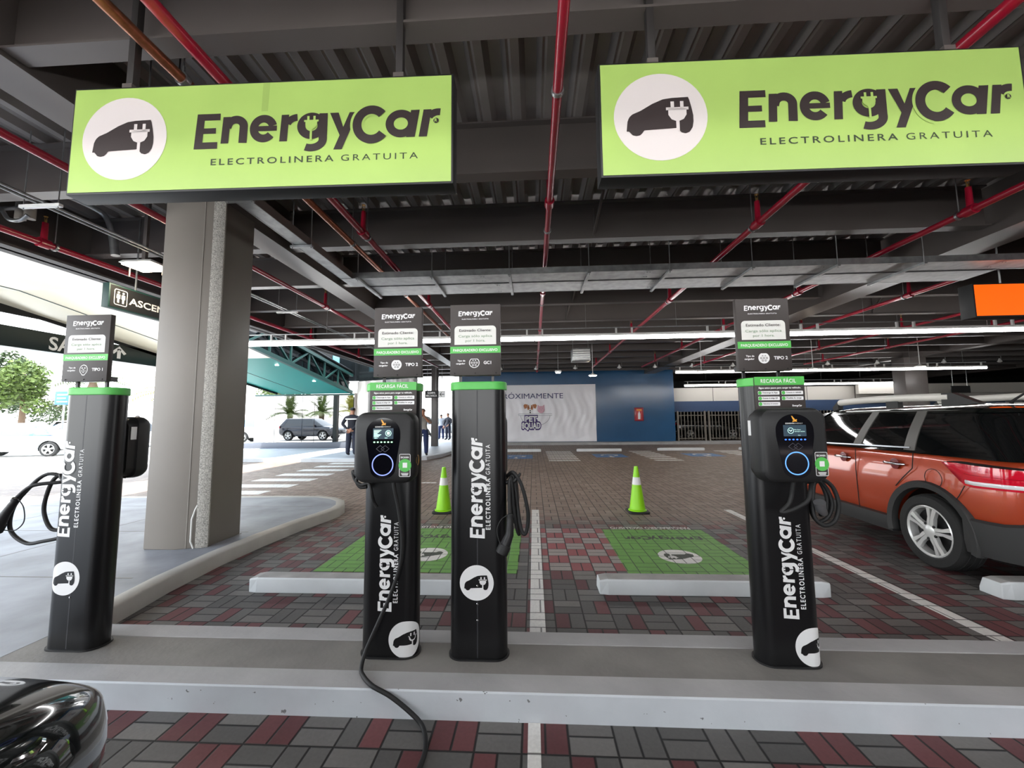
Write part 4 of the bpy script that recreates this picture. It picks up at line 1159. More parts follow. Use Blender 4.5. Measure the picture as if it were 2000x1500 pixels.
# cross main in front of the blue wall with white heads ---------------
cm = thing('cross_pipe', 'dark pipe with small white heads running across in front of the blue wall', 'pipe', (8, 18.3, 3.72))
obj('pipe', MB().tube([(-2.6, 18.3, 3.72), (24, 18.3, 3.72)], .035, 8), m_dark, cm)
for x in (-1.5, .15, 1.95, 3.95, 5.55, 7.2, 9.0, 11.2, 13.1, 15.2, 18.0, 20.3):
    obj('head', MB().lathe([(.02, .12), (.04, .06), (.075, 0), (.06, -.05), (.02, -.07)], (x, 18.25, 3.72), 10).bar((x-.1, 18.25, 3.70), (x+.1, 18.25, 3.70), .03), m_whitem, cm)
    obj('rod', MB().tube([(x+.12, 18.3, 3.74), (x+.12, 18.3, ZD-.01)], .008, 5), m_galv, cm)
bx = thing('air_handler', 'small pale ventilation box hanging over the blue wall', 'ventilation unit', (1.45, 12, 3.2))
obj('casing', MB().box(1.18, 1.72, 11.8, 12.25, 3.12, 3.50), m_galv, bx, bevel=.01)
g = MB()
for k in range(5): g.box(1.20, 1.70, 11.785, 11.80, 3.16+.065*k, 3.19+.065*k)
obj('grille', g, m_whitem, bx, smooth=False)
obj('rods', MB().tube([(1.22, 12, 3.5), (1.22, 12, ZD)], .006, 5).tube([(1.68, 12, 3.5), (1.68, 12, ZD)], .006, 5), m_galv, bx)

# left edge: conduits, drain pipe, ducts, flood lamp -------------------
for k, (x, lbl) in enumerate(((-4.95, 'thin bright conduit under the left deck edge, inner one of the pair'), (-5.03, 'thin bright conduit under the left deck edge, outer one of the pair'))):
    r = thing('conduit', lbl, 'conduit', (x, 7, 3.66), group='pair of bright conduits')
    obj('tube', MB().tube([(x, 2.6, 3.66), (x, 14, 3.66)], .014, 8), m_galv, r)
r = thing('conduit_hanger', 'bright strut carrying the two conduits, nearest one left of the pillar', 'hanger', (-5, 2.9, 3.64), group='conduit struts')
for k, y in enumerate((3.62, 5.6, 7.7)):
    if k: r = thing('conduit_hanger', ['', 'bright strut carrying the conduits just left of the pillar', 'bright strut carrying the conduits just right of the pillar'][k], 'hanger', (-5, y, 3.64), group='conduit struts')
    else: r.location = (-5, y, 3.64)
    obj('strut', MB().box(-5.22, -4.78, y-.02, y+.02, 3.615, 3.645), m_whitem, r, smooth=False)
    for x in (-5.19, -4.81): obj('rod', MB().tube([(x, y, 3.60), (x, y, ZD)], .006, 5), m_galv, r)
r = thing('drain_pipe', 'bent grey drain pipe under the deck edge, left of the pillar', 'pipe', (-5.9, 5.0, 4.2))
obj('pipe', MB().tube(smooth_path([(-6.05, 4.6, 4.38), (-5.96, 4.9, 4.34), (-5.9, 5.0, 4.25), (-5.84, 5.05, 4.0)], 5), .035, 10), m_galv, r)
obj('pipe_end', MB().tube([(-5.845, 5.05, 4.02), (-5.80, 5.06, 3.74)], .05, 12), m_galv, r)
r = thing('duct_pair', 'two short pale ducts with a curved bend under the deck at the left edge', 'duct', (-6.05, 4.25, 4.0))
for x in (-6.12, -6.00): obj('duct', MB().tube([(x, 4.25, 4.40), (x, 4.25, 3.86)], .05, 14), m_pillar, r)
obj('bend', MB().tube(smooth_path([(-6.5, 4.2, 3.98), (-6.32, 4.2, 3.97), (-6.2, 4.2, 3.84), (-6.05, 4.2, 3.82), (-5.96, 4.2, 3.88)], 6), .022, 10), m_galv, r)
obj('saddle', MB().box(-6.4, -5.93, 4.18, 4.24, 3.97, 3.985), m_galv, r, smooth=False)
r = thing('flood_lamp', 'square warm floodlight hanging left of the pillar', 'lamp', (-5.3, 5.0, 3.5))
obj('post', MB().box(-5.325, -5.275, 4.98, 5.02, 3.60, ZD), m_steel, r, smooth=False)
obj('housing', MB().loft([[(-5.53, 4.86, 3.56), (-5.07, 4.86, 3.56), (-5.07, 5.20, 3.56), (-5.53, 5.20, 3.56)], [(-5.50, 4.89, 3.60), (-5.10, 4.89, 3.60), (-5.10, 5.17, 3.60), (-5.50, 5.17, 3.60)]]), m_whitem, r, bevel=.004)
obj('lamp_glass', MB().box(-5.50, -5.10, 4.88, 5.18, 3.535, 3.56), m_lampw, r, smooth=False)
for x in (-5.54, -5.06): obj('bracket_arm', MB().bar((x, 5.03, 3.58), (x, 5.03, 3.42), .012), m_steel, r)

# speaker cones / second wire at the top ------------------------------
# ================================================================ signs hung in the hall
def text_sign(name, label, o, ux, un, L, H, T, face, box, lines, posts=(), pmat=None, grp=None, frame=None):
    pl = plane_place(o, ux, (0, 0, 1), un)
    r = thing(name, label, 'sign', o, group=grp)
    obj('sign_box', MB().prism([(0, 0), (L, 0), (L, H), (0, H)], lambda a, b: pl(a, b, -T), lambda a, b: pl(a, b, 0)), box, r, bevel=.004)
    if face: obj('sign_face', MB().prism([(.02, .02), (L-.02, .02), (L-.02, H-.02), (.02, H-.02)], lambda a, b: pl(a, b, 0), lambda a, b: pl(a, b, .004)), face, r, smooth=False)
    if lines:
        t = MB()
        for (body, x, y, h, w) in lines: put_text(t, body, pl, x, y, h=h, w=w, bold=.02, align='l', lift=.006)
        obj('lettering', t, m_white, r, recalc=False)
    for px in posts:
        p = Vector(pl(px, H, -T/2)); obj('hanger_rod', MB().tube([p, (p.x, p.y, ZD)], .012, 6), m_galv, r)
    return r, pl
r, pl = text_sign('restroom_lift_sign', 'black sign with toilet symbol and lift lettering, partly behind the pillar', (-5.76, 4.98, 2.99), (0, 1, 0), (1, 0, 0), 2.4, .34, .10, m_dark, m_tealsteel,
    [('ASCENSORES', .27, .11, .10, 1.05)], (.40, 2.2))
ic = MB()
rp = rounded_poly(.07, .06, .24, .275, .025)
for q in stroke(rp+[rp[0]], .010): ic.ngon([pl(a, b, .006) for a, b in q])
for cx in (.122, .188):
    ic.ngon([pl(a, b, .006) for a, b in arc(cx, .235, .016, .016, 0, 360, 12)[:-1]])
    ic.ngon([pl(cx+a, b, .006) for a, b in ((-.024, .21), (-.026, .15), (-.014, .15), (-.013, .09), (.013, .09), (.014, .15), (.026, .15), (.024, .21))])
obj('toilet_symbol', ic, m_white, r, recalc=False)
r, pl = text_sign('exit_beam_sign', 'dark green beam with exit lettering and an up arrow across the exit lane', (-12.0, 5.5, 3.18), (0, 1, 0), (1, 0, 0), 7.6, .48, .35, None, m_dgreen, [('SALIDA', 3.60, .06, .34, 1.45)])
ic = MB()
for q in ([(5.28, .10), (5.28, .42)],): pass
for poly in (rect(5.22, .08, 5.32, .36)+[[(5.06, .25), (5.13, .20), (5.27, .34), (5.27, .44)], [(5.48, .25), (5.41, .20), (5.27, .34), (5.27, .44)]]): ic.ngon([pl(a, b, .006) for a, b in poly])
obj('arrow', ic, m_white, r, recalc=False)
obj('beam_leg', MB().box(-12.30, -12.05, 5.5, 5.75, 0, 3.18).box(-12.30, -12.05, 12.85, 13.1, .0, 3.18), m_dgreen, r, smooth=False)
text_sign('walkway_sign', 'small black sign with moving walkway lettering between the second and third charger', (-4.98, 18, 2.40), (1, 0, 0), (0, -1, 0), .62, .34, .05, m_dark, m_dark, [('RAMPA', .13, .19, .09, .36), ('MECANICA', .06, .06, .09, .50)], (.1, .5))
r, pl = text_sign('arrow_sign', 'small white arrow plate beside the black walkway sign', (-4.34, 18, 2.40), (1, 0, 0), (0, -1, 0), .30, .32, .05, m_white, m_white, None, (.15,))
ic = MB()
for q in stroke([(.06, .16), (.26, .16)], .03)+stroke([(.14, .25), (.06, .16), (.14, .07)], .03): ic.ngon([pl(a, b, .006) for a, b in q])
obj('arrow', ic, m_dark, r, recalc=False)
r, pl = text_sign('orange_sign', 'blank orange light box sign hanging at the right edge', (6.42, 6.0, 2.82), (1, 0, 0), (0, -1, 0), 1.9, .50, .20, m_orange, m_dark, None, (.5, 1.5))
text_sign('small_black_sign', 'small black sign with pale lines hanging beyond the orange car\'s roof', (19.95, 20, 2.44), (1, 0, 0), (0, -1, 0), .85, .34, .05, m_dark, m_dark, None, (.1, .75))

# ================================================================ banner on the blue wall
bn = thing('banner', 'wrinkled white banner announcing a pet shop on the blue wall', 'banner', (.9, 22.03, .15))
n1, n2 = 60, 40
mb = MB(); random.seed(3)
def wr(u, v):
    a = max(0, 1-abs(v-.45)/.5)
    return .03*a*(sin(u*95+3*sin(v*9))*.6+sin(u*41+v*7))*(0.4+u) + .05*max(0, .3-v)*sin(u*23-v*30)
vv = [(-1.9+5.32*i/n1, 22.03-.045-max(-.04, wr(i/n1, j/n2)), .15+3.12*j/n2) for j in range(n2+1) for i in range(n1+1)]
mb.add(vv, [(j*(n1+1)+i, j*(n1+1)+i+1, (j+1)*(n1+1)+i+1, (j+1)*(n1+1)+i) for j in range(n2) for i in range(n1)])
obj('sheet', mb, m_banner, bn, angle=80, recalc=False)
pl = plane_place((-1.6, 21.99, .15), (1, 0, 0), (0, 0, 1), (0, -1, 0))
t = MB(); put_text(t, 'PRÓXIMAMENTE', pl, 3.24, 2.36, h=.30, w=3.55, align='r', lift=.05)
obj('lettering', t, m_navy, bn, recalc=False)
t = MB(); put_text(t, 'PET', pl, 1.47, 1.10, h=.30, w=.66, bold=.035, lift=.062); put_text(t, 'SQUAD', pl, 1.47, .72, h=.33, w=1.02, bold=.035, lift=.062)
lg = obj('logo_lettering', t, m_white, bn, recalc=False)
t = MB(); put_text(t, 'PET', pl, 1.47, 1.09, h=.33, w=.74, bold=.14, lift=.055); put_text(t, 'SQUAD', pl, 1.47, .70, h=.37, w=1.10, bold=.14, lift=.055); t.ngon([pl(a, b, .052) for a, b in rounded_poly(1.12, .80, 1.82, 1.25, .1)])
obj('logo_shadow', t, m_purple, bn, recalc=False)
def blob(mb, cx, cy, rx, ry, l, n=18): mb.ngon([pl(a, b, l) for a, b in arc(cx, cy, rx, ry, 0, 360, n)[:-1]])
t = MB(); blob(t, 1.42, 1.82, .17, .24, .050); blob(t, 1.42, 1.66, .11, .13, .056); blob(t, 1.42, 1.95, .05, .13, .056)
obj('dog_face', t, m_white, bn, recalc=False)
t = MB()
t.ngon([pl(a, b, .051) for a, b in ((1.30, 2.03), (1.12, 2.06), (1.05, 1.98), (1.12, 1.80), (1.22, 1.84))]); t.ngon([pl(a, b, .051) for a, b in ((1.54, 2.03), (1.72, 2.06), (1.79, 1.98), (1.72, 1.80), (1.62, 1.84))])
blob(t, 1.335, 1.86, .075, .14, .053); blob(t, 1.505, 1.86, .075, .14, .053)
obj('dog_patches', t, m_tan, bn, recalc=False)
t = MB(); blob(t, 1.42, 1.71, .04, .03, .059); blob(t, 1.345, 1.86, .022, .028, .059); blob(t, 1.495, 1.86, .022, .028, .059); blob(t, 1.42, 1.60, .035, .05, .059)
obj('dog_features', t, m_dark, bn, recalc=False)
t = MB(); blob(t, 2.02, 1.75, .20, .20, .050)
for s in (-1, 1): t.ngon([pl(a, b, .0505) for a, b in ((2.02+s*.19, 1.80), (2.02+s*.18, 2.02), (2.02+s*.06, 1.92))])
obj('cat_face', t, m_pinkp, bn, recalc=False)
t = MB(); blob(t, 2.02, 1.72, .02, .015, .055); blob(t, 1.95, 1.80, .018, .02, .055); blob(t, 2.09, 1.80, .018, .02, .055)
for q in stroke([(.78, 1.52), (.78, 1.43), (2.62, 1.43), (2.62, 1.52), (.78, 1.52)], .018)+stroke(arc(1.70, 1.42, .80, .55, 180, 360, 24), .018): t.ngon([pl(a, b, .054) for a, b in q])
obj('tub_outline', t, M('grey_print', srgb(140, 140, 150), .5), bn, recalc=False)
ex = thing('extinguisher_cabinet', 'red fire extinguisher cabinet on the blue wall', 'extinguisher cabinet', (5.7, 22.05, 1.23))
obj('cabinet', MB().box(5.48, 5.94, 21.87, 22.05, 1.23, 1.95), m_red, ex, bevel=.01)
obj('window', MB().box(5.55, 5.87, 21.863, 21.87, 1.29, 1.89), M('cabinet_window', srgb(200, 90, 90), .1), ex, smooth=False)
obj('extinguisher', MB().lathe([(.0, 1.32), (.07, 1.32), (.07, 1.62), (.03, 1.68), (.03, 1.74)], (5.71, 21.868, 0), 14), m_white, ex)
obj('header', MB().box(5.58, 5.84, 21.858, 21.863, 1.78, 1.86), m_emblem, ex, smooth=False)

# ================================================================ steel fence right of the blue wall
def fence_panel(x0, x1, label, y=22.2, z0=.14, z1=1.72):
    r = thing('steel_fence', label, 'fence', ((x0+x1)/2, y, z0), group='steel bar fence panels')
    n = int((x1-x0)/.165)
    for k in range(1, n): obj('bar', MB().box(x0+(x1-x0)*k/n-.018, x0+(x1-x0)*k/n+.018, y-.015, y+.015, z0+.06, z1), m_fence, r, smooth=False)
    for z in (z0+.12, z1-.22): obj('rail', MB().box(x0, x1, y-.02, y+.02, z-.02, z+.02), m_fence, r, smooth=False)
    for x in (x0, x1): obj('post', MB().box(x-.045, x+.045, y-.04, y+.04, z0-.01, z1+.02), m_fence, r, smooth=False)
fence_panel(7.86, 9.30, 'steel bar fence panel next to the blue wall')
fence_panel(9.52, 11.6, 'steel bar fence panel just left of the right charger')
fence_panel(11.8, 14.0, 'steel bar fence panel right of the right charger, above the orange car\'s windscreen')
fence_panel(14.2, 16.4, 'steel bar fence panel hidden mostly behind the orange car\'s roof')

# ================================================================ moving walkway ramp and canopy on the left
XI, XO = -8.6, -12.0
rp = thing('moving_walkway', 'inclined covered walkway with a pale and teal soffit beyond the pillar', 'walkway', (-10.3, 12, 0))
YZ = [(3.0, 4.21), (7.6, 4.21), (18.35, 2.68)]
sf = MB()
sf.loft([[(XI, y, z), (XO, y, z), (XO, y, z+.10), (XI, y, z+.10)] for y, z in YZ[:2]])
obj('soffit', sf, m_cream, rp, smooth=False)
sf = MB(); sf.loft([[(XI, y, z), (XO, y, z), (XO, y, z+.10), (XI, y, z+.10)] for y, z in ((7.6, 4.21), (12.6, 4.21-5*1.53/10.75))])
obj('soffit', sf, m_cream, rp, smooth=False)
sf = MB(); sf.loft([[(XI, y, z), (XO, y, z), (XO, y, z+.10), (XI, y, z+.10)] for y, z in ((12.6, 4.21-5*1.53/10.75), (18.35, 2.68))])
obj('soffit', sf, m_teal, rp, smooth=False)['label'] = 'teal sloping soffit'
sm = MB()
for (y0, z0), (y1, z1) in zip(YZ[:-1], YZ[1:]): sm.bar((-10.8, y0, z0-.004), (-10.8, y1, z1-.004), .03, .01)
obj('soffit_joint', sm, m_tealsteel, rp, smooth=False)
# lattice girder on the near edge, above the soffit
tz = lambda y: 4.21 if y < 7.6 else 4.21-(y-7.6)*(1.53/10.75)
tr_ = MB()
tr_.bar((XI, 7.6, tz(7.6)+.06), (XI, 18.35, tz(18.35)+.06), .12, .14)
obj('lower_chord', tr_, m_tealsteel, rp, smooth=False)
obj('upper_chord', MB().bar((XI, 7.6, tz(7.6)+.85), (XI, 18.35, tz(18.35)+.85), .12, .12), m_tealsteel, rp, smooth=False)
for k in range(9):
    y = 7.8+1.15*k; y2 = y+1.15
    obj('web_post', MB().bar((XI, y, tz(y)+.06), (XI, y, tz(y)+.85), .06), m_tealsteel, rp, smooth=False)
    a, b = ((y, .06), (y2, .85)) if k % 2 else ((y, .85), (y2, .06))
    obj('web_diagonal', MB().bar((XI, a[0], tz(a[0])+a[1]), (XI, b[0], tz(b[0])+b[1]), .06), m_tealsteel, rp, smooth=False)
obj('deck_floor', MB().loft([[(XI-.1, y, tz(y)+.45), (XO, y, tz(y)+.45), (XO, y, tz(y)+.55), (XI-.1, y, tz(y)+.55)] for y in (3, 7.6, 18.35)]), m_dark, rp, smooth=False)
obj('handrail', MB().tube([(XI+.02, 3, 5.25), (XI+.02, 7.6, 5.25), (XI+.02, 18.35, 3.72)], .04, 8), m_dark, rp)
bg = MB().loft([[(XO-.05, y, z), (XO, y, z), (XO, y, z+.30), (XO-.05, y, z+.30)] for y, z in ((3.0, 3.94), (8.9, 3.94), (18.0, 2.65))])
obj('outer_fascia', bg, m_dark, rp, smooth=False)
obj('outer_panel', MB().loft([[(XO+.15, y, tz(y)+.10), (XO+.2, y, tz(y)+.10), (XO+.2, y, tz(y)+2.4), (XO+.15, y, tz(y)+2.4)] for y in (3.0, 7.6, 18.35)]), m_dark, rp, smooth=False)
obj('side_glass', MB().loft([[(XI-.02, y, tz(y)+.95), (XI-.0, y, tz(y)+.95), (XI-.0, y, 5.4), (XI-.02, y, 5.4)] for y in (6.0, 7.6, 18.66)]), m_mirglass, rp, smooth=False)
obj('side_panel', MB().loft([[(XI-.16, y, tz(y)+.12), (XI-.12, y, tz(y)+.12), (XI-.12, y, tz(y)+.97), (XI-.16, y, tz(y)+.97)] for y in (6.0, 7.6, 18.3)]), m_mirglass, rp, smooth=False)
for k in range(4):
    y = 10.2+2.1*k
    obj('lit_pane', MB().box(XI+.004, XI+.02, y, y+.55, tz(y)+1.0, tz(y)+1.42), m_bluelit, rp, smooth=False)
for k in range(3):
    y = 11.0+2.4*k; obj('round_light', MB().lathe([(.06, 0), (.05, -.015), (0, -.018)], (XI-.4, y, tz(y)-.01), 14), m_tube, rp)
obj('support_post', MB().box(-8.49, -8.41, 18.40, 18.52, .11, 2.7), m_steel, rp, smooth=False)
# upper facade dark glazing above the walkway
struct('wall_upper', MB().box(-12.2, -8.42, 18.72, 18.9, 3.3, 5.6), m_mirglass, smooth=False)
# glass kiosk
m_kglass = glass_material('reflective_glass', (.55, .62, .62))
for n_ in m_kglass.node_tree.nodes:
    if n_.type == 'FRESNEL': n_.inputs[0].default_value = 3.6
kk = thing('glass_kiosk', 'glass box at the foot of the walkway with a dark plinth', 'kiosk', (-11.2, 18.8, 0))
obj('plinth', MB().box(-13.9, -8.5, 18.4, 22.0, .11, .38), M('plinth_grey', srgb(84, 88, 98), .5), kk, bevel=.01)
for a, b in ((-13.4, -12.4), (-12.38, -11.05), (-11.03, -10.45), (-10.43, -8.55)):
    obj('glass_panel', MB().box(a, b, 18.46, 18.475, .39, 2.62), m_kglass, kk, smooth=False)
obj('glass_panel', MB().box(-13.42, -13.405, 18.5, 21.9, .39, 2.62), m_glass, kk, smooth=False)
for x in (-12.08, -11.72, -11.05): obj('mullion', MB().box(x-(.14 if x < -12 else .05), x+.05, 18.5, 18.62, .38, 2.62), m_dark if x < -11.8 else m_galv, kk, smooth=False)
obj('head_rail', MB().box(-13.42, -8.5, 18.44, 18.50, 2.60, 2.68), m_tealsteel, kk, smooth=False)
obj('mirror_backing', MB().box(-13.3, -8.6, 19.9, 20.0, .38, 2.6), m_dark, kk, smooth=False)  # dark backing added behind the glass so its reflections stand out
obj('inner_box', MB().box(-11.0, -10.5, 19.2, 19.7, .38, 1.45), m_steel, kk, bevel=.01)
obj('ceiling_box', MB().box(-13.0, -10.6, 19.0, 19.6, 1.75, 2.3), m_steel, kk, bevel=.02)
# wall wrapped in plastic film
fw = MB(); n = 26; random.seed(5)
for (x0, y0, x1, y1, h0, h1) in ((-8.42, 18.55, -5.6, 18.62, 3.15, 3.3),):
    vv = []
    for j in range(n+1):
        for i in range(n+1):
            u, v = i/n, j/n
            d = .02*sin(u*37+4*sin(v*5))+.016*sin(u*83-v*6)
            vv.append((x0+(x1-x0)*u, y0+(y1-y0)*u-.03+d, .11+(h0+(h1-h0)*u)*v))
    fw.add(vv, [(j*(n+1)+i, j*(n+1)+i+1, (j+1)*(n+1)+i+1, (j+1)*(n+1)+i) for j in range(n) for i in range(n)])
struct('wall_film', fw, m_concwall, angle=80, recalc=False)
struct('wall_film_core', MB().box(-8.4, -5.62, 18.66, 18.8, .11, 4.45), m_mirglass, smooth=False)
dbx = thing('black_bin', 'low black box standing beside the guard at the film-wrapped wall', 'bin', (-8.1, 18.2, .11))
obj('bin_body', MB().loft([[(-8.35, 18.0, .11), (-7.95, 18.0, .11), (-7.95, 18.35, .11), (-8.35, 18.35, .11)], [(-8.38, 17.98, .62), (-7.92, 17.98, .62), (-7.92, 18.37, .62), (-8.38, 18.37, .62)]]), m_blackm, dbx, bevel=.01)
obj('bin_lid', MB().box(-8.40, -7.90, 17.96, 18.39, .62, .67), M('bin_lid', srgb(120, 140, 170), .4), dbx, bevel=.01)
# slim column in the gap between the second and third charger
struct('pillar_slim', MB().box(-5.02, -4.72, 19.3, 19.6, .11, ZB), m_steel, bevel=.01)
# ================================================================ vehicles
m_carglass = M('car_glass', srgb(12, 14, 15), 0.04, coat=.6, spec=.8)
m_tyre = M('tyre_rubber', srgb(26, 26, 26), 0.75, bump=(60, .1))
m_alloy = M('alloy', srgb(214, 214, 212), 0.3, 0.35, coat=.5)
m_clad = M('dark_cladding', srgb(42, 42, 42), 0.6)
m_lampred = M('tail_lamp_red', srgb(206, 16, 44), 0.08, coat=1.0)
m_lampclr = M('lamp_clear', srgb(225, 225, 228), 0.08, coat=1.0)
m_trimgrey = M('pillar_trim', srgb(88, 86, 82), 0.4)
m_carorange = M('orange_car_paint', srgb(176, 66, 34), 0.30, 0.25, coat=.9, noise=(300, .05))
m_carwhite = M('white_car_paint', srgb(235, 236, 238), 0.3, coat=.8)
m_carsilver = M('silver_car_paint', srgb(170, 174, 178), 0.3, .4, coat=.8)
m_carblack = M('black_car_paint', srgb(14, 18, 17), 0.12, coat=1.0)
m_carnavy = M('navy_car_paint', srgb(24, 30, 44), 0.2, coat=1.0)
m_carred = M('red_car_paint', srgb(120, 22, 26), 0.25, coat=1.0)
m_bluescreen = M('sunlit_car_glass', srgb(90, 140, 190), 0.1)

def wheel(root, x, y, R, w, side, spokes=5, off=0.0):
    """side +1: outer face towards +x"""
    r = R*.70
    t = MB()
    prof = [(r*.98, -w/2+.01), (R*.93, -w/2), (R*.985, -w/2+.02), (R, -w/2+.045), (R, w/2-.045), (R*.985, w/2-.02), (R*.93, w/2), (r*1.06, w/2+.004), (r*.99, w/2-.006)]
    t.lathe([(a, b*side+x) for a, b in prof], (0, y, R), 40, 'x', caps=False)
    for k in range(3):
        xx = x+side*(-w*.22+.22*w*k)
        t.lathe([(R+.001, xx-.006), (R+.004, xx-.004), (R+.004, xx+.004), (R+.001, xx+.006)], (0, y, R), 40, 'x', caps=False)
    wh = obj('wheel', t, m_tyre, root, local=True)
    f = x+side*(w/2-.012)
    rm = MB().lathe([(r*1.0, f+side*.006), (r*.96, f+side*.012), (r*.90, f), (r*.88, f-side*.09), (r*.80, f-side*.10)], (0, y, R), 40, 'x', caps=False)
    obj('rim', rm, m_alloy, wh, local=True)
    obj('brake_disc', MB().lathe([(r*.9, f-side*.075), (r*.9, f-side*.07), (0, f-side*.07)], (0, y, R), 28, 'x'), m_dark, wh, local=True)
    for k in range(spokes):
        a = 2*PI*k/spokes+off
        sp = MB(); ca, sa = cos(a), sin(a)
        def P(rad_, tan_, dx): return (f+side*dx, y+ca*rad_-sa*tan_, R+sa*rad_+ca*tan_)
        for s in (-1, 1):
            sec = [[P(r*.16, 0, .004), P(r*.16, s*r*.15, .004), P(r*.16, s*r*.15, -.03), P(r*.16, 0, -.03)],
                   [P(r*.55, s*r*.015, .006), P(r*.55, s*r*.13, .002), P(r*.55, s*r*.13, -.03), P(r*.55, s*r*.015, -.03)],
                   [P(r*.95, s*r*.06, .006), P(r*.95, s*r*.23, .004), P(r*.95, s*r*.23, -.025), P(r*.95, s*r*.06, -.025)]]
            sp.loft(sec)
        obj('spoke', sp, m_alloy, wh, local=True)
    obj('hub', MB().lathe([(r*.24, f-side*.03), (r*.24, f+side*.004), (r*.15, f+side*.012), (0, f+side*.013)], (0, y, R), 20, 'x'), m_alloy, wh, local=True)
    nut = MB()
    for k in range(5):
        a = 2*PI*k/5+off+PI/5; nut.lathe([(.013, f), (.013, f+side*.008), (.006, f+side*.010)], (0, y+cos(a)*r*.30, R+sin(a)*r*.30), 8, 'x')
    obj('wheel_nuts', nut, m_dark, wh, local=True)
    return wh

def car_body(root, st, wheels, R, paint, xin, zm_f=.55, arch=.07):
    """st: stations (y, half width, z low, z top); closed loft, smoothed, wheel wells cut out"""
    rings = []
    for (y, w, z0, z1) in st:
        h = z1-z0
        half = [(w*.80, z0), (w*.955, z0+h*.10), (w, z0+h*.42), (w*.995, z0+h*.66), (w*.965, z0+h*.90), (w*.90, z1), (w*.5, z1+.012)]
        ring = [(0, y, z0)] + [(a, y, b) for a, b in half] + [(0, y, z1+.016)] + [(-a, y, b) for a, b in half[::-1]]
        rings.append(ring)
    o = obj('body', MB().loft(rings), paint, root, local=True, subsurf=2, angle=50)
    cut = []
    bm = MB()
    for y in wheels:
        for s in (-1, 1):
            bm.lathe([(R+arch, s*(xin-.02)), (R+arch, s*1.4)], (0, y, R), 40, 'x')
    me = bpy.data.meshes.new('well'); me.from_pydata(bm.v, [], bm.f); c = bpy.data.objects.new('well', me); COL.objects.link(c)
    finish_mesh(me, False)
    c.matrix_world = root.matrix_basis.copy() if root else c.matrix_world
    md = o.modifiers.new('cut', 'BOOLEAN'); md.operation = 'DIFFERENCE'; md.object = c; md.solver = 'EXACT'
    bake(o); bpy.data.objects.remove(c); bpy.data.meshes.remove(me)
    for y in wheels:
        for s in (-1, 1):
            rr = R+arch-.004
            obj('wheel_well', MB().loft([[(s*x, y+rr*cos(rad(t)), max(R+rr*sin(rad(t)), .24)) for t in range(-20, 201, 10)] for x in (xin-.01, xin+.20)], closed=False, caps=False), m_dark, root, local=True)
    o.data.materials.clear(); o.data.materials.append(paint)
    finish_mesh(o.data, True, 38, recalc=False)
    return o

class Cabin:
    """greenhouse between a belt outline and a roof outline"""
    def __init__(s, yb, yt, wb, wt, zb, zt): s.yb, s.yt, s.wb, s.wt, s.zb, s.zt = yb, yt, wb, wt, zb, zt
    def at(s, t): # t 0 belt .. 1 roof
        e = t
        L = lambda a, b: a+(b-a)*e
        return L(s.yb[0], s.yt[0]), L(s.yb[1], s.yt[1]), L(s.wb, s.wt)*(1+.02*sin(PI*t)), L(s.zb, s.zt)
    def ring(s, t, g=0.0, n=6, r=.16):
        y0, y1, w, z = s.at(t); P = []
        rf = r
        for cx, cy, a0 in ((w+g-rf, y1+g-rf*1.6, 0), (-w-g+rf, y1+g-rf*1.6, 90), (-w-g+rf, y0-g+rf, 180), (w+g-rf, y0-g+rf, 270)):
            ry = rf*1.6 if a0 < 180 else rf
            P += [(cx+rf*cos(rad(a0+90*k/n)), cy+ry*sin(rad(a0+90*k/n)), z) for k in range(n+1)]
        return P
    def glass(s): return MB().loft([s.ring(t) for t in (-.06, .0, .25, .5, .75, .92)])
    def roof(s, crown=.05):
        R_ = [s.ring(.90, .004), s.ring(.97, .004), s.ring(1.0, -.02)]
        y0, y1, w, z = s.at(1.0)
        for k, f in ((.75, .6), (.45, .9), (.1, 1.0)):
            c = s.ring(1.0, -.02); cy = (y0+y1)/2
            R_.append([(p[0]*k, cy+(p[1]-cy)*(k*.6+.4 if k > .2 else k), z+crown*f) for p in c])
        return MB().loft(R_)
    def side_pt(s, sd, y_b, y_t, t, g=.006):
        y0, y1, w, z = s.at(t)
        return (sd*(w+g), y_b+(y_t-y_b)*t, z)
    def strip(s, sd, yb0, yb1, yt0, yt1, g=.008, t0=0.0, t1=.95):
        rings = []
        for k in range(7):
            t = t0+(t1-t0)*k/6
            a = s.side_pt(sd, yb0, yt0, t, g); b = s.side_pt(sd, yb1, yt1, t, g)
            rings.append([a, b, (b[0]-sd*.03, b[1], b[2]), (a[0]-sd*.03, a[1], a[2])])
        return MB().loft(rings)

def plan_outline(w, r_rear, y):
    """half width of the body near the tail at distance y from it"""
    if y >= r_rear: return w
    k = (r_rear-y)/r_rear
    return w-.34*(1-math.sqrt(max(0, 1-k*k)))

# ---- the orange SUV, tail towards the chargers -------------------------------------------------
SUVW = .905
suv = thing('car', 'orange SUV with black roof and roof rails parked tail-first at the right', 'car', (4.53, 3.17, 0), rad(-3.5))
WY = (.80, 3.42); RW = .335
st = [(.0, .62, .50, 1.02), (.035, .74, .44, 1.06), (.12, .83, .36, 1.085), (.30, .885, .30, 1.10), (.55, .905, .26, 1.10), (.80, .905, .25, 1.10), (1.3, .905, .25, 1.08), (2.2, .905, .25, 1.05), (3.0, .905, .25, 1.03), (3.42, .90, .26, 1.02), (3.8, .89, .28, .98), (4.1, .86, .32, .92), (4.3, .76, .38, .84), (4.36, .60, .45, .74)]
sb = car_body(suv, st, WY, RW, m_carorange, .60, arch=.075)
cb = Cabin((.06, 3.35), (.42, 2.55), .86, .64, 1.07, 1.475)
obj('cabin_glass', cb.glass(), m_carglass, suv, local=True, angle=50)
obj('roof', cb.roof(.055), m_carblack, suv, local=True, angle=60)
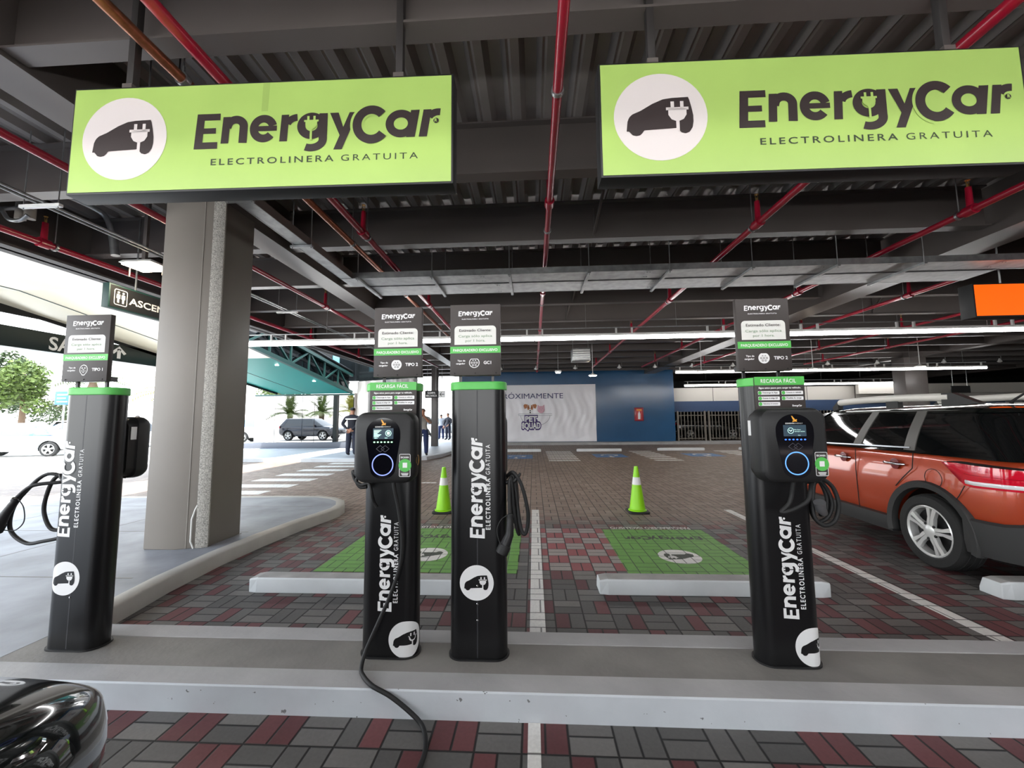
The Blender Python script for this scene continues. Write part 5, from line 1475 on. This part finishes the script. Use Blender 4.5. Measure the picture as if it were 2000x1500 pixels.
for s in (-1, 1):
    obj('door_pillar', cb.strip(s, 1.62, 1.74, 1.58, 1.68), m_trimgrey, suv, local=True)
    obj('rear_pillar', cb.strip(s, .92, 1.04, .99, 1.10), m_trimgrey, suv, local=True)
    obj('windscreen_pillar', cb.strip(s, 2.98, 3.10, 2.40, 2.48), m_carblack, suv, local=True)
    obj('belt_strip', MB().bar((s*.875, .95, 1.098), (s*.868, 3.0, 1.052), .012, .014), m_chrome, suv, local=True)
    for a, b in ((1.60, 1.66), (.86, .88)): pass
    dl = MB()
    dl.bar((s*.893, 1.66, 1.03), (s*.9065, 1.66, .80), .006).bar((s*.9065, 1.66, .80), (s*.899, 1.66, .35), .006)
    obj('door_gap', dl, m_dark, suv, local=True, smooth=False)
    dl = MB()
    pts = [(s*.893, .90, 1.05), (s*.905, .91, .90), (s*.908, 1.02, .80), (s*.908, 1.12, .70)]
    for a, b in zip(pts[:-1], pts[1:]): dl.bar(a, b, .006)
    obj('door_gap', dl, m_dark, suv, local=True, smooth=False)
    for y in (1.12, 1.86):
        h = MB().tube(smooth_path([(s*.895, y-.11, .925), (s*.935, y-.08, .927), (s*.94, y, .930), (s*.935, y+.08, .93), (s*.895, y+.11, .93)], 4), .013, 8)
        h2 = obj('door_handle', h, m_chrome, suv, local=True)
        obj('handle_recess', MB().lathe([(.055, s*.9045), (.055, s*.9075), (.04, s*.908)], (0, y-.01, .925), 18, 'x'), m_carred, h2, local=True)
fl = MB().tube([(-.9045, .70+.085*cos(2*PI*k/28), .835+.085*sin(2*PI*k/28)) for k in range(28)], .0028, 6, closed=True)
obj('fuel_cap', fl, m_dark, suv, local=True)
# wheel-arch and sill cladding, rear bumper
for s in (-1, 1):
    for y in WY:
        a_, b_ = [], []
        ring = []
        for k in range(25):
            t = rad(-12+204*k/24)
            row = []
            for rr, xx in ((RW+.055, .86), (RW+.062, .915), (RW+.115, .922), (RW+.128, .90), (RW+.125, .85)):
                row.append((s*xx, y+rr*cos(t), RW+rr*sin(t)))
            ring.append(row)
        obj('arch_cladding', MB().loft(ring), m_clad, suv, local=True)
    obj('sill_cladding', MB().loft([[(s*.80, y, .22), (s*.895, y, .22), (s*.915, y, .30), (s*.912, y, .37), (s*.80, y, .38)] for y in (1.22, 2.98)]), m_clad, suv, local=True)
def tail_path(w, ys, g):
    return [(plan_outline(w, .34, y)+g, y) for y in ys]
ysl = [.46, .36, .26, .18, .11, .06, .02, -.004]
full = [(-(plan_outline(.905, .36, y)+.006), y-.0) for y in ysl]
bump = MB(); rg = []
path = full + [(-.45, -.045), (-.2, -.055), (0, -.058), (.2, -.055), (.45, -.045)] + [(-x, y) for x, y in full[::-1]]
for i, (x, y) in enumerate(path):
    k = min(1, abs(i-(len(path)-1)/2)/6.5); zt = .60-.08*max(0, k-.75)*4*0.6
    rg.append([(x*.9, y+.08, .24), (x*.985, y+.0, .26), (x*1.004, y-.004, .36), (x*1.006, y-.006, zt-.02), (x*.985, y+.012, zt)])
obj('rear_bumper', MB().loft(rg), m_clad, suv, local=True)
refl = MB().loft([[(x, -.052+.0*abs(x), .565), (x, -.052, .60), (x, -.04, .60), (x, -.04, .565)] for x in (-.66, -.5, -.34)])
obj('reflector', refl, m_lampred, suv, local=True)
tg = MB().loft([[(x, -.012-(.02 if abs(x) < .5 else 0), z) for x in (-.60, -.5, .5, .60)] for z in (.62, .80, .98, 1.05)], closed=False, caps=False)
ex = MB().lathe([(.05, -.03), (.05, .12)], (-.5, 0, .27), 14, 'y')
obj('exhaust', ex, m_chrome, suv, local=True)
# tail lamps wrapping the corner
for s in (-1, 1):
    pth = [(.60, .955, .965)] + [(y, .0, .0) for y in ()]
    rows = []
    for y, zlo, zhi in ((.60, .990, .996), (.53, .925, 1.004), (.46, .855, 1.005), (.41, .818, 1.003), (.34, .812, 1.0), (.24, .815, .995), (.15, .815, .99), (.08, .815, .985), (.03, .815, .98)):
        rows.append((plan_outline(.905, .36, y), y, zlo, zhi))
    rows += [(.60, -.006, .815, .975), (.50, -.022, .82, .97), (.40, -.03, .83, .965)]
    def lampmesh(f0, f1, g):
        rr = []
        for (x, y, a, b) in rows:
            z0, z1 = a+(b-a)*f0, a+(b-a)*f1
            rr.append([(s*(x-.05), y+.03, z0), (s*(x+g*.6), y-g*.8, z0), (s*(x+g), y-g, (z0+z1)/2), (s*(x+g*.6), y-g*.8, z1), (s*(x-.05), y+.03, z1)])
        return MB().loft(rr)
    lamp = obj('tail_lamp', lampmesh(.0, 1.0, .016), m_lampred, suv, local=True, angle=60)
    rows_all = rows; rows = rows[3:]
    obj('clear_strip', lampmesh(.10, .30, .0185), m_lampclr, lamp, local=True, angle=60)
    obj('lamp_divider', lampmesh(.52, .56, .0180), m_carred, lamp, local=True, angle=60); rows = rows_all
    gp = MB(); pp = [(plan_outline(.905, .36, .41)+.004, .41, .815), (.906, .47, .72), (.906, .52, .66)]
    for a, b in zip(pp[:-1], pp[1:]): gp.bar((s*a[0], a[1], a[2]), (s*b[0], b[1], b[2]), .005)
    obj('bumper_gap', gp, m_dark, suv, local=True, smooth=False)
    obj('lamp_rim', lampmesh(.98, 1.06, .019), m_dark, lamp, local=True)
# roof rails, antenna, tailgate details
for s in (-1, 1):
    x = s*.60
    rl = obj('roof_rail', MB().tube(smooth_path([(x, .80, 1.585), (x, 1.3, 1.60), (x, 1.9, 1.60), (x*.99, 2.30, 1.585)], 5), .040, 12), m_galv2 if 'm_galv2' in globals() else M('rail_silver', srgb(226, 222, 214), .4, .1), suv, local=True)
    obj('rail_foot', MB().loft([[(x-.03, .52, 1.515), (x+.03, .52, 1.515), (x+.03, .52, 1.52), (x-.03, .52, 1.52)], [(x-.035, .76, 1.50), (x+.035, .76, 1.50), (x+.03, .76, 1.625), (x-.03, .76, 1.625)], [(x-.035, .86, 1.50), (x+.035, .86, 1.50), (x+.03, .86, 1.625), (x-.03, .86, 1.625)]]), m_clad, rl, local=True)
    obj('rail_foot', MB().loft([[(x-.03, 2.30, 1.50), (x+.03, 2.30, 1.50), (x+.03, 2.30, 1.61), (x-.03, 2.30, 1.61)], [(x-.02, 2.42, 1.47), (x+.02, 2.42, 1.47), (x+.02, 2.42, 1.53), (x-.02, 2.42, 1.53)]]), m_clad, rl, local=True)
    obj('rail_foot', MB().cbox((x, 1.45, 1.54), (.05, .16, .09)), m_clad, rl, local=True)
obj('antenna', MB().tube([(-.30, .60, 1.52), (-.30, .58, 1.54), (-.22, .42, 1.69)], [.018, .010, .006], 8), m_dark, suv, local=True)
obj('rear_wiper', MB().bar((-.05, .075, 1.10), (.38, .14, 1.16), .014), m_dark, suv, local=True)
obj('number_plate', MB().box(-.26, .26, -.02, -.004, .70, .82), m_whitem, suv, local=True, smooth=False)
for y in WY:
    for s in (-1, 1): wheel(suv, s*.80, y, RW, .215, s, 5, .5)
tag(sb, 'orange metallic body')

# ---- plainer cars for the distance and for the road ------------------------------------------------
def plain_car(label, loc, rz, paint, kind='sedan', group=None, glass=None, lamps=True):
    r = thing('car', label, 'car', loc, rz, group)
    if kind == 'sedan':
        W = .87; wy = (.80, 3.45); R = .31
        st = [(.0, .58, .42, .80), (.05, .72, .36, .93), (.2, .82, .28, .98), (.5, .865, .24, .98), (1.0, .87, .22, .96), (2.2, .87, .22, .93), (3.0, .87, .22, .92), (3.6, .86, .24, .86), (4.1, .82, .28, .76), (4.35, .70, .34, .66), (4.42, .55, .40, .58)]
        cb = Cabin((.45, 3.35), (1.15, 2.40), .80, .60, .93, 1.40)
    else:
        W = .90; wy = (.85, 3.45); R = .35
        st = [(.0, .62, .48, .98), (.05, .76, .42, 1.06), (.2, .85, .32, 1.09), (.55, .90, .28, 1.09), (1.0, .90, .28, 1.08), (2.2, .90, .28, 1.05), (3.0, .90, .28, 1.04), (3.6, .89, .28, 1.0), (4.1, .86, .32, .93), (4.38, .74, .38, .80), (4.45, .58, .46, .68)]
        cb = Cabin((.08, 3.35), (.45, 2.50), .84, .64, 1.05, 1.56)
    obj('body', None or MB(), paint, r) if False else car_body(r, st, wy, R, paint, W-.28, arch=.06)
    obj('cabin_glass', cb.glass(), glass or m_carglass, r, local=True, angle=50)
    obj('roof', cb.roof(.04), paint, r, local=True, angle=60)
    for s in (-1, 1):
        yb = 1.75
        obj('door_pillar', cb.strip(s, yb, yb+.09, yb, yb+.07), paint, r, local=True)
        obj('windscreen_pillar', cb.strip(s, cb.yb[1]-.32, cb.yb[1]-.22, cb.yt[1]-.18, cb.yt[1]-.10), paint, r, local=True)
        obj('rear_pillar', cb.strip(s, cb.yb[0]+.16, cb.yb[0]+.42, cb.yt[0]+.12, cb.yt[0]+.26), paint, r, local=True)
        z = st[3][3]
        obj('tail_lamp', MB().loft([[(s*(W-.10), .10, z-.20), (s*(W-.04), .20, z-.20), (s*(W-.04), .20, z-.06), (s*(W-.10), .10, z-.06)], [(s*(W-.30), .015, z-.19), (s*(W-.28), -.01, z-.19), (s*(W-.28), -.01, z-.07), (s*(W-.30), .015, z-.07)]]), m_lampred, r, local=True)
        fz = st[-3][3]
        if lamps: obj('headlamp', MB().loft([[(s*.83, 3.93, fz-.10), (s*.845, 3.98, fz-.10), (s*.83, 3.98, fz), (s*.80, 3.93, fz+.01)], [(s*.52, 4.36, fz-.18), (s*.52, 4.42, fz-.18), (s*.52, 4.38, fz-.09), (s*.52, 4.30, fz-.06)]]), m_lampclr, r, local=True)
        obj('mirror', MB().loft([[(s*.86, 2.78, 1.02), (s*.86, 2.9, 1.02), (s*.86, 2.9, 1.12), (s*.86, 2.78, 1.12)], [(s*1.0, 2.80, 1.0), (s*1.0, 2.88, 1.0), (s*1.0, 2.88, 1.13), (s*1.0, 2.80, 1.13)]]), paint, r, local=True, bevel=.01)
    obj('number_plate', MB().box(-.26, .26, -.03, .02, .60, .71), m_whitem, r, local=True, smooth=False)
    for y in wy:
        for s in (-1, 1): wheel(r, s*(W-.11), y, R, .2, s, 5, .3)
    return r
# ================================================================ people
m_skin = M('skin', srgb(170, 122, 96), .55)
m_navycl = M('navy_cloth', srgb(24, 26, 38), .8)
m_navytr = M('navy_trousers', srgb(28, 32, 50), .8)
m_jean = M('blue_denim', srgb(34, 46, 84), .85)
m_greycl = M('grey_tee', srgb(150, 148, 142), .8)
m_hair = M('dark_hair', srgb(26, 20, 18), .7)
m_shoe = M('black_shoe', srgb(18, 18, 20), .45)
m_lightcl = M('light_cloth', srgb(190, 196, 206), .8)
def person(label, loc, rz, arms, top, legs_m, sleeve_long=True, stance=.09, scale=1.0, cap=None, hairm=None, stripe=False, group=None, look=0.0):
    """one skinned body; faces local +y. arms: for each side (shoulder handled) elbow, wrist positions; five-fingered hands"""
    r = thing('person', label, 'person', loc, rz, group)
    r.scale = (scale*1.16, scale*1.12, scale)
    V, E_, Rr, M_ = [], [], [], []
    def vtx(p, rr): V.append(p); Rr.append(rr if isinstance(rr, tuple) else (rr, rr)); return len(V)-1
    def ed(a, b): E_.append((a, b))
    pel = vtx((0, 0, .96), (.165, .125)); waist = vtx((0, .005, 1.10), (.162, .118)); chest = vtx((0, .0, 1.30), (.185, .122)); up = vtx((0, -.005, 1.43), (.14, .09))
    nk = vtx((0, .0, 1.51), .056); hd0 = vtx((0, .02, 1.58), (.066, .076)); hd1 = vtx((0, .025, 1.66), (.076, .094)); hd2 = vtx((0, .015, 1.735), (.062, .078))
    for a, b in ((pel, waist), (waist, chest), (chest, up), (up, nk), (nk, hd0), (hd0, hd1), (hd1, hd2)): ed(a, b)
    for s in (-1, 1):
        hip = vtx((s*.098, 0, .88), .115); kn = vtx((s*(stance+.018), .015, .50), .086); cf = vtx((s*(stance+.022), -.01, .34), .078); hm = vtx((s*(stance+.024), -.015, .13), .068); an = vtx((s*(stance+.024), -.015, .075), .052); toe = vtx((s*(stance+.045), .15, .045), (.046, .036))
        for a, b in ((pel, hip), (hip, kn), (kn, cf), (cf, hm), (hm, an), (an, toe)): ed(a, b)
        el, wr = arms[0 if s < 0 else 1]
        sh = vtx((s*.18, -.005, 1.41), .076); prev = up; ed(up, sh)
        e = vtx(el, .058); ed(sh, e); w = vtx(wr, .034); m1 = tuple((a+b)/2 for a, b in zip(el, wr)); fm = vtx(m1, .050)
        ed(e, fm); ed(fm, w)
        d = (Vector(wr)-Vector(el)).normalized(); side = d.cross(Vector((0, 1, 0)))
        if side.length < .2: side = d.cross(Vector((0, 0, 1)))
        side.normalize()
        nrm = d.cross(side)
        pm = vtx(tuple(Vector(wr)+d*.075), (.038, .018)); ed(w, pm)
        for k, (o, ln) in enumerate(((-.028, .075), (-.010, .085), (.010, .08), (.027, .062))):
            a = vtx(tuple(Vector(wr)+d*.10+side*o), .0095); b = vtx(tuple(Vector(wr)+d*(.10+ln*.55)+side*o*1.1+nrm*.012), .0085); c = vtx(tuple(Vector(wr)+d*(.10+ln)+side*o*1.1+nrm*.03), .007)
            ed(pm, a); ed(a, b); ed(b, c)
        t1 = vtx(tuple(Vector(wr)+d*.035-side*.035), .011); t2 = vtx(tuple(Vector(wr)+d*.075-side*.058+nrm*.01), .0095); ed(w, t1); ed(t1, t2)
    me = bpy.data.meshes.new('body'); me.from_pydata(V, E_, []); o = bpy.data.objects.new('body', me); COL.objects.link(o); o.parent = r
    md = o.modifiers.new('skin', 'SKIN'); md.use_smooth_shade = True; md.branch_smoothing = .6
    for i, sv in enumerate(me.skin_vertices[0].data): sv.radius = Rr[i]; sv.use_root = (i == 0)
    sd = o.modifiers.new('sub', 'SUBSURF'); sd.levels = sd.render_levels = 2
    bake(o)
    me = o.data
    for m in (m_skin, top, legs_m, m_shoe): me.materials.append(m)
    wrists = [Vector(arms[0][1]), Vector(arms[1][1])]; elb = [Vector(arms[0][0]), Vector(arms[1][0])]
    for p in me.polygons:
        c = p.center; k = 1
        hand = False
        for wv, ev in zip(wrists, elb):
            d = (wv-ev).normalized(); q = (c-wv).dot(d); lat = ((c-wv)-d*q).length
            if q > (-.01 if sleeve_long else -.24) and lat < .10 and q < .26: hand = True
            if not sleeve_long and (c-ev).length < .07 : hand = True
        if hand: k = 0
        elif c.z > 1.50: k = 0
        elif c.z < .095: k = 3
        elif c.z < .97: k = 2
        p.material_index = k; p.use_smooth = True
    # face
    hx = Vector((0, .025, 1.655))
    f = MB().loft([[(-.010, .098, 1.672), (.010, .098, 1.672), (.004, .092, 1.70), (-.004, .092, 1.70)], [(-.016, .10, 1.64), (.016, .10, 1.64), (.008, .125, 1.645), (-.008, .125, 1.645)]])
    obj('nose', f, m_skin, o, local=True)
    e = MB()
    for s in (-1, 1): e.lathe([(0, .012), (.011, .004), (.012, 0)], (s*.032, .100, 1.685), 8, 'y')
    obj('eyes', e, m_dark, o, local=True)
    obj('mouth', MB().bar((-.022, .108, 1.607), (.022, .108, 1.607), .006, .006), M('lips', srgb(140, 80, 72), .5) if 'lips' not in MATS else MATS['lips'], o, local=True)
    for s in (-1, 1): obj('ear', MB().lathe([(0, -.008), (.018, -.008), (.024, .004), (.02, .012), (0, .010)], (s*.080, .015, 1.665), 10, 'x'), m_skin, o, local=True)
    # hair or cap
    n, mm = 20, 7; hv = []
    for j in range(mm+1):
        a = PI*.56*j/mm
        for i in range(n):
            b = 2*PI*i/n
            front = max(0, sin(b))
            rz_ = 1-.0*front
            zz = cos(a*(1-.42*front)); rr = sin(a*(1-.42*front))
            hv.append((.084*rr*cos(b), .018+.102*rr*sin(b), 1.672+.098*zz))
    obj('cap' if cap else 'hair', MB().add(hv, [(j*n+i, j*n+(i+1) % n, (j+1)*n+(i+1) % n, (j+1)*n+i) for j in range(mm) for i in range(n)]), cap or m_hair, o, local=True)
    if stripe:
        sp = MB(); row = []
        for i in range(25):
            b = 2*PI*i/24; row.append([(.212*cos(b), -.002+.142*sin(b), z) for z in (1.275, 1.315)])
        sp.loft([[(.222*cos(2*PI*i/24), -.005+.146*sin(2*PI*i/24), z) for z in (1.315, 1.36)]+[(.212*cos(2*PI*i/24), -.005+.136*sin(2*PI*i/24), z) for z in (1.36, 1.315)] for i in range(25)], caps=False)
        obj('reflective_stripe', sp, m_white, o, local=True)
    return r
person('person in dark uniform and cap seen from behind with hands clasped at the back', (-6.70, 14.4, .12), 0.0,
       (((-.27, -.10, 1.16), (-.07, -.17, .97)), ((.27, -.10, 1.16), (.07, -.185, .95))), m_navycl, m_navytr, cap=m_dark, stripe=True, scale=1.0)
ph = person('person in grey tee and blue jeans holding a phone up, half behind the second charger', (-4.02, 14.3, .12), PI+.25,
       (((-.24, .10, 1.20), (-.08, .30, 1.42)), ((.24, .10, 1.20), (.08, .30, 1.42))), m_greycl, m_jean, sleeve_long=False, scale=.96)
tag(obj('phone', MB().box(-4.09, -3.93, 13.855, 13.867, 1.50, 1.60), m_dark, bevel=.004), 'dark phone held up by the person in jeans', 'phone')
GP = 'people far off in the bright gap'
person('person in pale top far off in the bright gap, left of two dark figures', (-6.55, 28.0, -.01), .4, (((-.25, .02, 1.15), (-.24, .12, .92)), ((.25, .02, 1.15), (.24, .12, .92))), m_lightcl, m_jean, group=GP)
person('person in dark clothes far off in the bright gap, middle one of three', (-5.95, 27.5, -.01), 2.6, (((-.25, .02, 1.15), (-.20, .20, 1.0)), ((.25, .02, 1.15), (.24, .12, .92))), m_navycl, m_navytr, group=GP, scale=1.05)
person('person in dark clothes far off, standing rightmost beside the third charger\'s edge', (-5.45, 28.2, -.01), 1.8, (((-.25, .02, 1.15), (-.24, .12, .92)), ((.25, .02, 1.15), (.24, .12, .92))), m_navycl, m_navycl, group=GP)
person('person in pale shirt walking in the sun between the left charger and the pillar', (-19.9, 19.0, -.01), 1.0, (((-.25, .02, 1.15), (-.24, .14, .92)), ((.25, .02, 1.15), (.24, -.06, .92))), m_lightcl, m_jean, stance=.13)
# ================================================================ outside on the left, and cars in the distance
G1 = 'cars parked in the sun on the left'
plain_car('white sedan in the sun at the left edge, nose to the right, with bluish windscreen', (-24.2, 15.6, -.01), rad(-70), m_carwhite, 'sedan', G1, m_bluescreen)
plain_car('white sedan of the second row, its nose just left of the first charger', (-31.5, 24.0, -.01), rad(-72), m_carwhite, 'sedan', G1, m_bluescreen)
plain_car('white SUV farther back at the left, above the sedan\'s roof', (-35.2, 27.4, -.01), rad(-75), m_carwhite, 'suv', G1)
plain_car('silver car in the sun between the left charger and the pillar', (-24.6, 22.2, -.01), rad(-80), m_carsilver, 'sedan', G1)
plain_car('white car right of the pillar, in the sun left of the glass box', (-20.6, 26.4, -.01), rad(-75), m_carwhite, 'suv', G1, m_bluescreen)
plain_car('black SUV mirrored in the glass box, standing on the exit lane at the left', (-18.4, 8.3, -.01), rad(-88), m_carnavy, 'suv', G1)
plain_car('silver sedan mirrored in the glass box\'s left end', (-26.6, 8.6, -.01), rad(-92), m_carsilver, 'sedan', G1)
G2 = 'cars parked in the dark behind the fence'
plain_car('dark car behind the left fence panel', (9.0, 26.6, -.005), rad(-90), m_carblack, 'suv', G2)
plain_car('dark car behind the fence panel left of the right charger', (15.4, 26.2, -.005), rad(0), m_carblack, 'sedan', G2)
plain_car('white car behind the fence, only its lit corner showing', (10.9, 30.2, -.005), rad(90), m_carwhite, 'sedan', G2)
plain_car('silver car far off in the bright gap behind the slim column', (-9.6, 33.0, -.01), rad(-95), m_carsilver, 'suv')
# the dark car on the road at the lower left corner
blk = plain_car('glossy black car nose at the lower left corner', (-1.93, -3.16, 0), rad(0), m_carblack, 'sedan', lamps=False)

# foliage --------------------------------------------------------------
m_leafA = M('leaf_green', srgb(70, 88, 30), .6, noise=(3, .4))
m_leafB = M('leaf_dark', srgb(44, 60, 26), .6, noise=(3, .4))
m_leafY = M('leaf_yellow', srgb(124, 122, 30), .6, noise=(3, .35))
m_bark = M('bark', srgb(96, 78, 62), .9, bump=(20, .5))
def tree(label, x, y, h, r, mat, seed, n=1600, grp='trees beyond the sunny road'):
    random.seed(seed)
    t = thing('leafy_tree', label, 'tree', (x, y, -.01), group=grp)
    tr = MB().tube([(x, y, 0), (x+.1, y, h*.3), (x-.1, y+.1, h*.6), (x, y, h*.85)], [.22, .17, .12, .04], 8)
    for k in range(6):
        a = 2*PI*k/6; tr.tube([(x, y, h*(.35+.06*k)), (x+r*.5*cos(a), y+r*.5*sin(a), h*(.55+.06*k))], [.08, .02], 6)
    obj('trunk', tr, m_bark, t)
    f = MB(); cl = []
    for k in range(16):
        a = random.random()*2*PI; q = random.random()**.5*r*.75; cl.append((x+q*cos(a), y+q*sin(a), h*(.42+.5*random.random()), r*(.28+.22*random.random())))
    for k in range(n*2):
        cx, cy, cz, cr = random.choice(cl)
        d = Vector((random.gauss(0, 1), random.gauss(0, 1), random.gauss(0, 1))).normalized()*cr*(.6+.4*random.random())
        p = Vector((cx, cy, cz))+d
        u = Vector((random.gauss(0, 1), random.gauss(0, 1), random.gauss(0, .6))).normalized(); v = u.cross(Vector((random.gauss(0, 1), random.gauss(0, 1), random.gauss(0, 1)))).normalized()
        s = .09+.12*random.random()
        f.add([p-u*s, p+v*s*.45, p+u*s, p-v*s*.45], [(0, 1, 2, 3)])
    obj('crown', f, mat, t, smooth=False, recalc=False)
def palm(label, x, y, h, n, L, mat, seed, grp='palms beyond the sunny road'):
    random.seed(seed)
    t = thing('palm', label, 'palm', (x, y, -.01), group=grp)
    obj('trunk', MB().lathe([(.32, 0), (.26, h*.4), (.30, h*.9), (.18, h)], (x, y, 0), 12), m_bark, t)
    fr = MB()
    for k in range(n):
        a = 2*PI*k/n+random.random()*.4; el = rad(random.choice((15, 35, 55, 72)))+random.random()*.2; l = L*(.8+.3*random.random())
        pts = []
        for q in range(9):
            s = l*q/8; drop = (q/8)**2*l*.55*cos(el)
            pts.append(Vector((x+cos(a)*cos(el)*s, y+sin(a)*cos(el)*s, h+sin(el)*s-drop)))
        for i in range(8):
            p, p2 = pts[i], pts[i+1]; d = (p2-p); sd = d.cross(Vector((0, 0, 1))).normalized()
            fr.add([p-sd*.02, p+sd*.02, p2+sd*.02, p2-sd*.02], [(0, 1, 2, 3)])
            for j in (0, .5):
                b = p.lerp(p2, j); ln = L*.26*(1-.6*abs(i/8-.45))
                for sg in (-1, 1):
                    tip = b+sd*sg*ln+d.normalized()*ln*.6-Vector((0, 0, ln*.35))
                    fr.add([b, b+d*.35, tip], [(0, 1, 2)])
    obj('fronds', fr, mat, t, smooth=False, recalc=False)
tree('big leafy tree at the left edge behind the white cars', -42.6, 28.6, 7.0, 2.6, m_leafB, 1, 2600)
tree('bushy tree left of the first charger\'s board', -35.6, 25.8, 5.9, 2.4, m_leafA, 2, 2200)
tree('bushy olive tree seen just left of the glass box', -27.0, 41.0, 7.0, 3.2, m_leafA, 4, 2200)
tree('yellow-green bush between the left charger and the pillar', -31.5, 35.0, 3.8, 2.2, m_leafY, 3, 1200)
tree('low dark hedge tree behind the first charger', -41.5, 33.0, 4.4, 3.2, m_leafB, 8, 1100)
palm('palm left of the first charger\'s board', -31.4, 26.6, 4.3, 30, 2.3, m_leafA, 5)
palm('palm right of the first charger\'s board', -28.2, 29.4, 3.6, 30, 2.5, m_leafY, 6)
palm('palm mirrored in the middle of the glass box', -24.0, -7.0, 2.3, 30, 2.5, m_leafA, 7)
palm('palm mirrored in the right part of the glass box', -20.2, -6.5, 2.4, 30, 2.4, m_leafY, 9)
sg = thing('road_sign', 'blue road sign on a post left of the first charger', 'sign', (-22.9, 18.2, -.01))
obj('post', MB().tube([(-22.9, 18.2, -.01), (-22.9, 18.2, 2.9)], .04, 8), m_galv, sg)
obj('plate', MB().box(-23.35, -22.5, 18.14, 18.17, 2.30, 2.95), M('blue_sign', srgb(40, 90, 190), .5), sg, bevel=.01)
st_ = MB(); pl = plane_place((-22.92, 18.14, 2.3), (1, 0, 0), (0, 0, 1), (0, -1, 0))
for k in range(3): st_.ngon([pl(a, b, .004) for a, b in ((-.3, .12+.17*k), (.25-.1*(k % 2), .12+.17*k), (.25-.1*(k % 2), .17+.17*k), (-.3, .17+.17*k))])
obj('plate_print', st_, m_white, sg, recalc=False)
tl = thing('traffic_light', 'slim post with a traffic light left of the blue sign', 'traffic light', (-27.6, 18.6, -.01))
obj('post', MB().tube([(-27.6, 18.6, -.01), (-27.6, 18.6, 3.3)], .06, 8), m_galv, tl)
obj('head', MB().box(-27.75, -27.45, 18.5, 18.7, 2.8, 3.6), m_dark, tl, bevel=.02)
bw = struct('wall_boundary', MB().box(-60, -22, 47, 47.3, -.01, 1.6), m_offwhite, smooth=False)
gt = thing('white_railing', 'short white railing behind the cars at the left', 'railing', (-28, 22.5, -.01))
for k in range(9): obj('bar', MB().box(-29.2+.28*k, -29.12+.28*k, 22.4, 22.46, 0, 1.1), m_whitem, gt, smooth=False)
obj('rail', MB().box(-29.3, -26.8, 22.4, 22.46, 1.05, 1.12), m_whitem, gt, smooth=False)
# lamp unit and seams of the dark car's right front corner
for s in (1, -1):
    lm = MB(); rows = []
    for y, x, z0, z1 in ((3.70, .835, .70, .735), (3.90, .825, .655, .715), (4.08, .79, .61, .69), (4.22, .72, .57, .655), (4.31, .62, .55, .62), (4.36, .50, .545, .59)):
        rows.append([(s*(x-.06), y-.05, z0), (s*(x+.012), y+.018, z0), (s*(x+.004), y+.012, (z0+z1)/2+.012), (s*(x-.035), y-.01, z1), (s*(x-.08), y-.06, z1)])
    hl = obj('headlamp', MB().loft(rows), M('smoked_lamp', srgb(40, 42, 40), .04, coat=1.0, spec=.9) if 'smoked_lamp' not in MATS else MATS['smoked_lamp'], blk, local=True, angle=60)
    for k, (x, y, z) in enumerate(((.76, 4.06, .665), (.66, 4.20, .63))):
        obj('lamp_bowl', MB().lathe([(.0, .0), (.035, .004), (.042, .02), (.036, .024), (.0, .012)], (s*x, y, z), 18), m_chrome, hl, local=True)
palm('palm mirrored in the left part of the glass box', -28.0, -7.5, 2.2, 30, 2.5, m_leafA, 11)
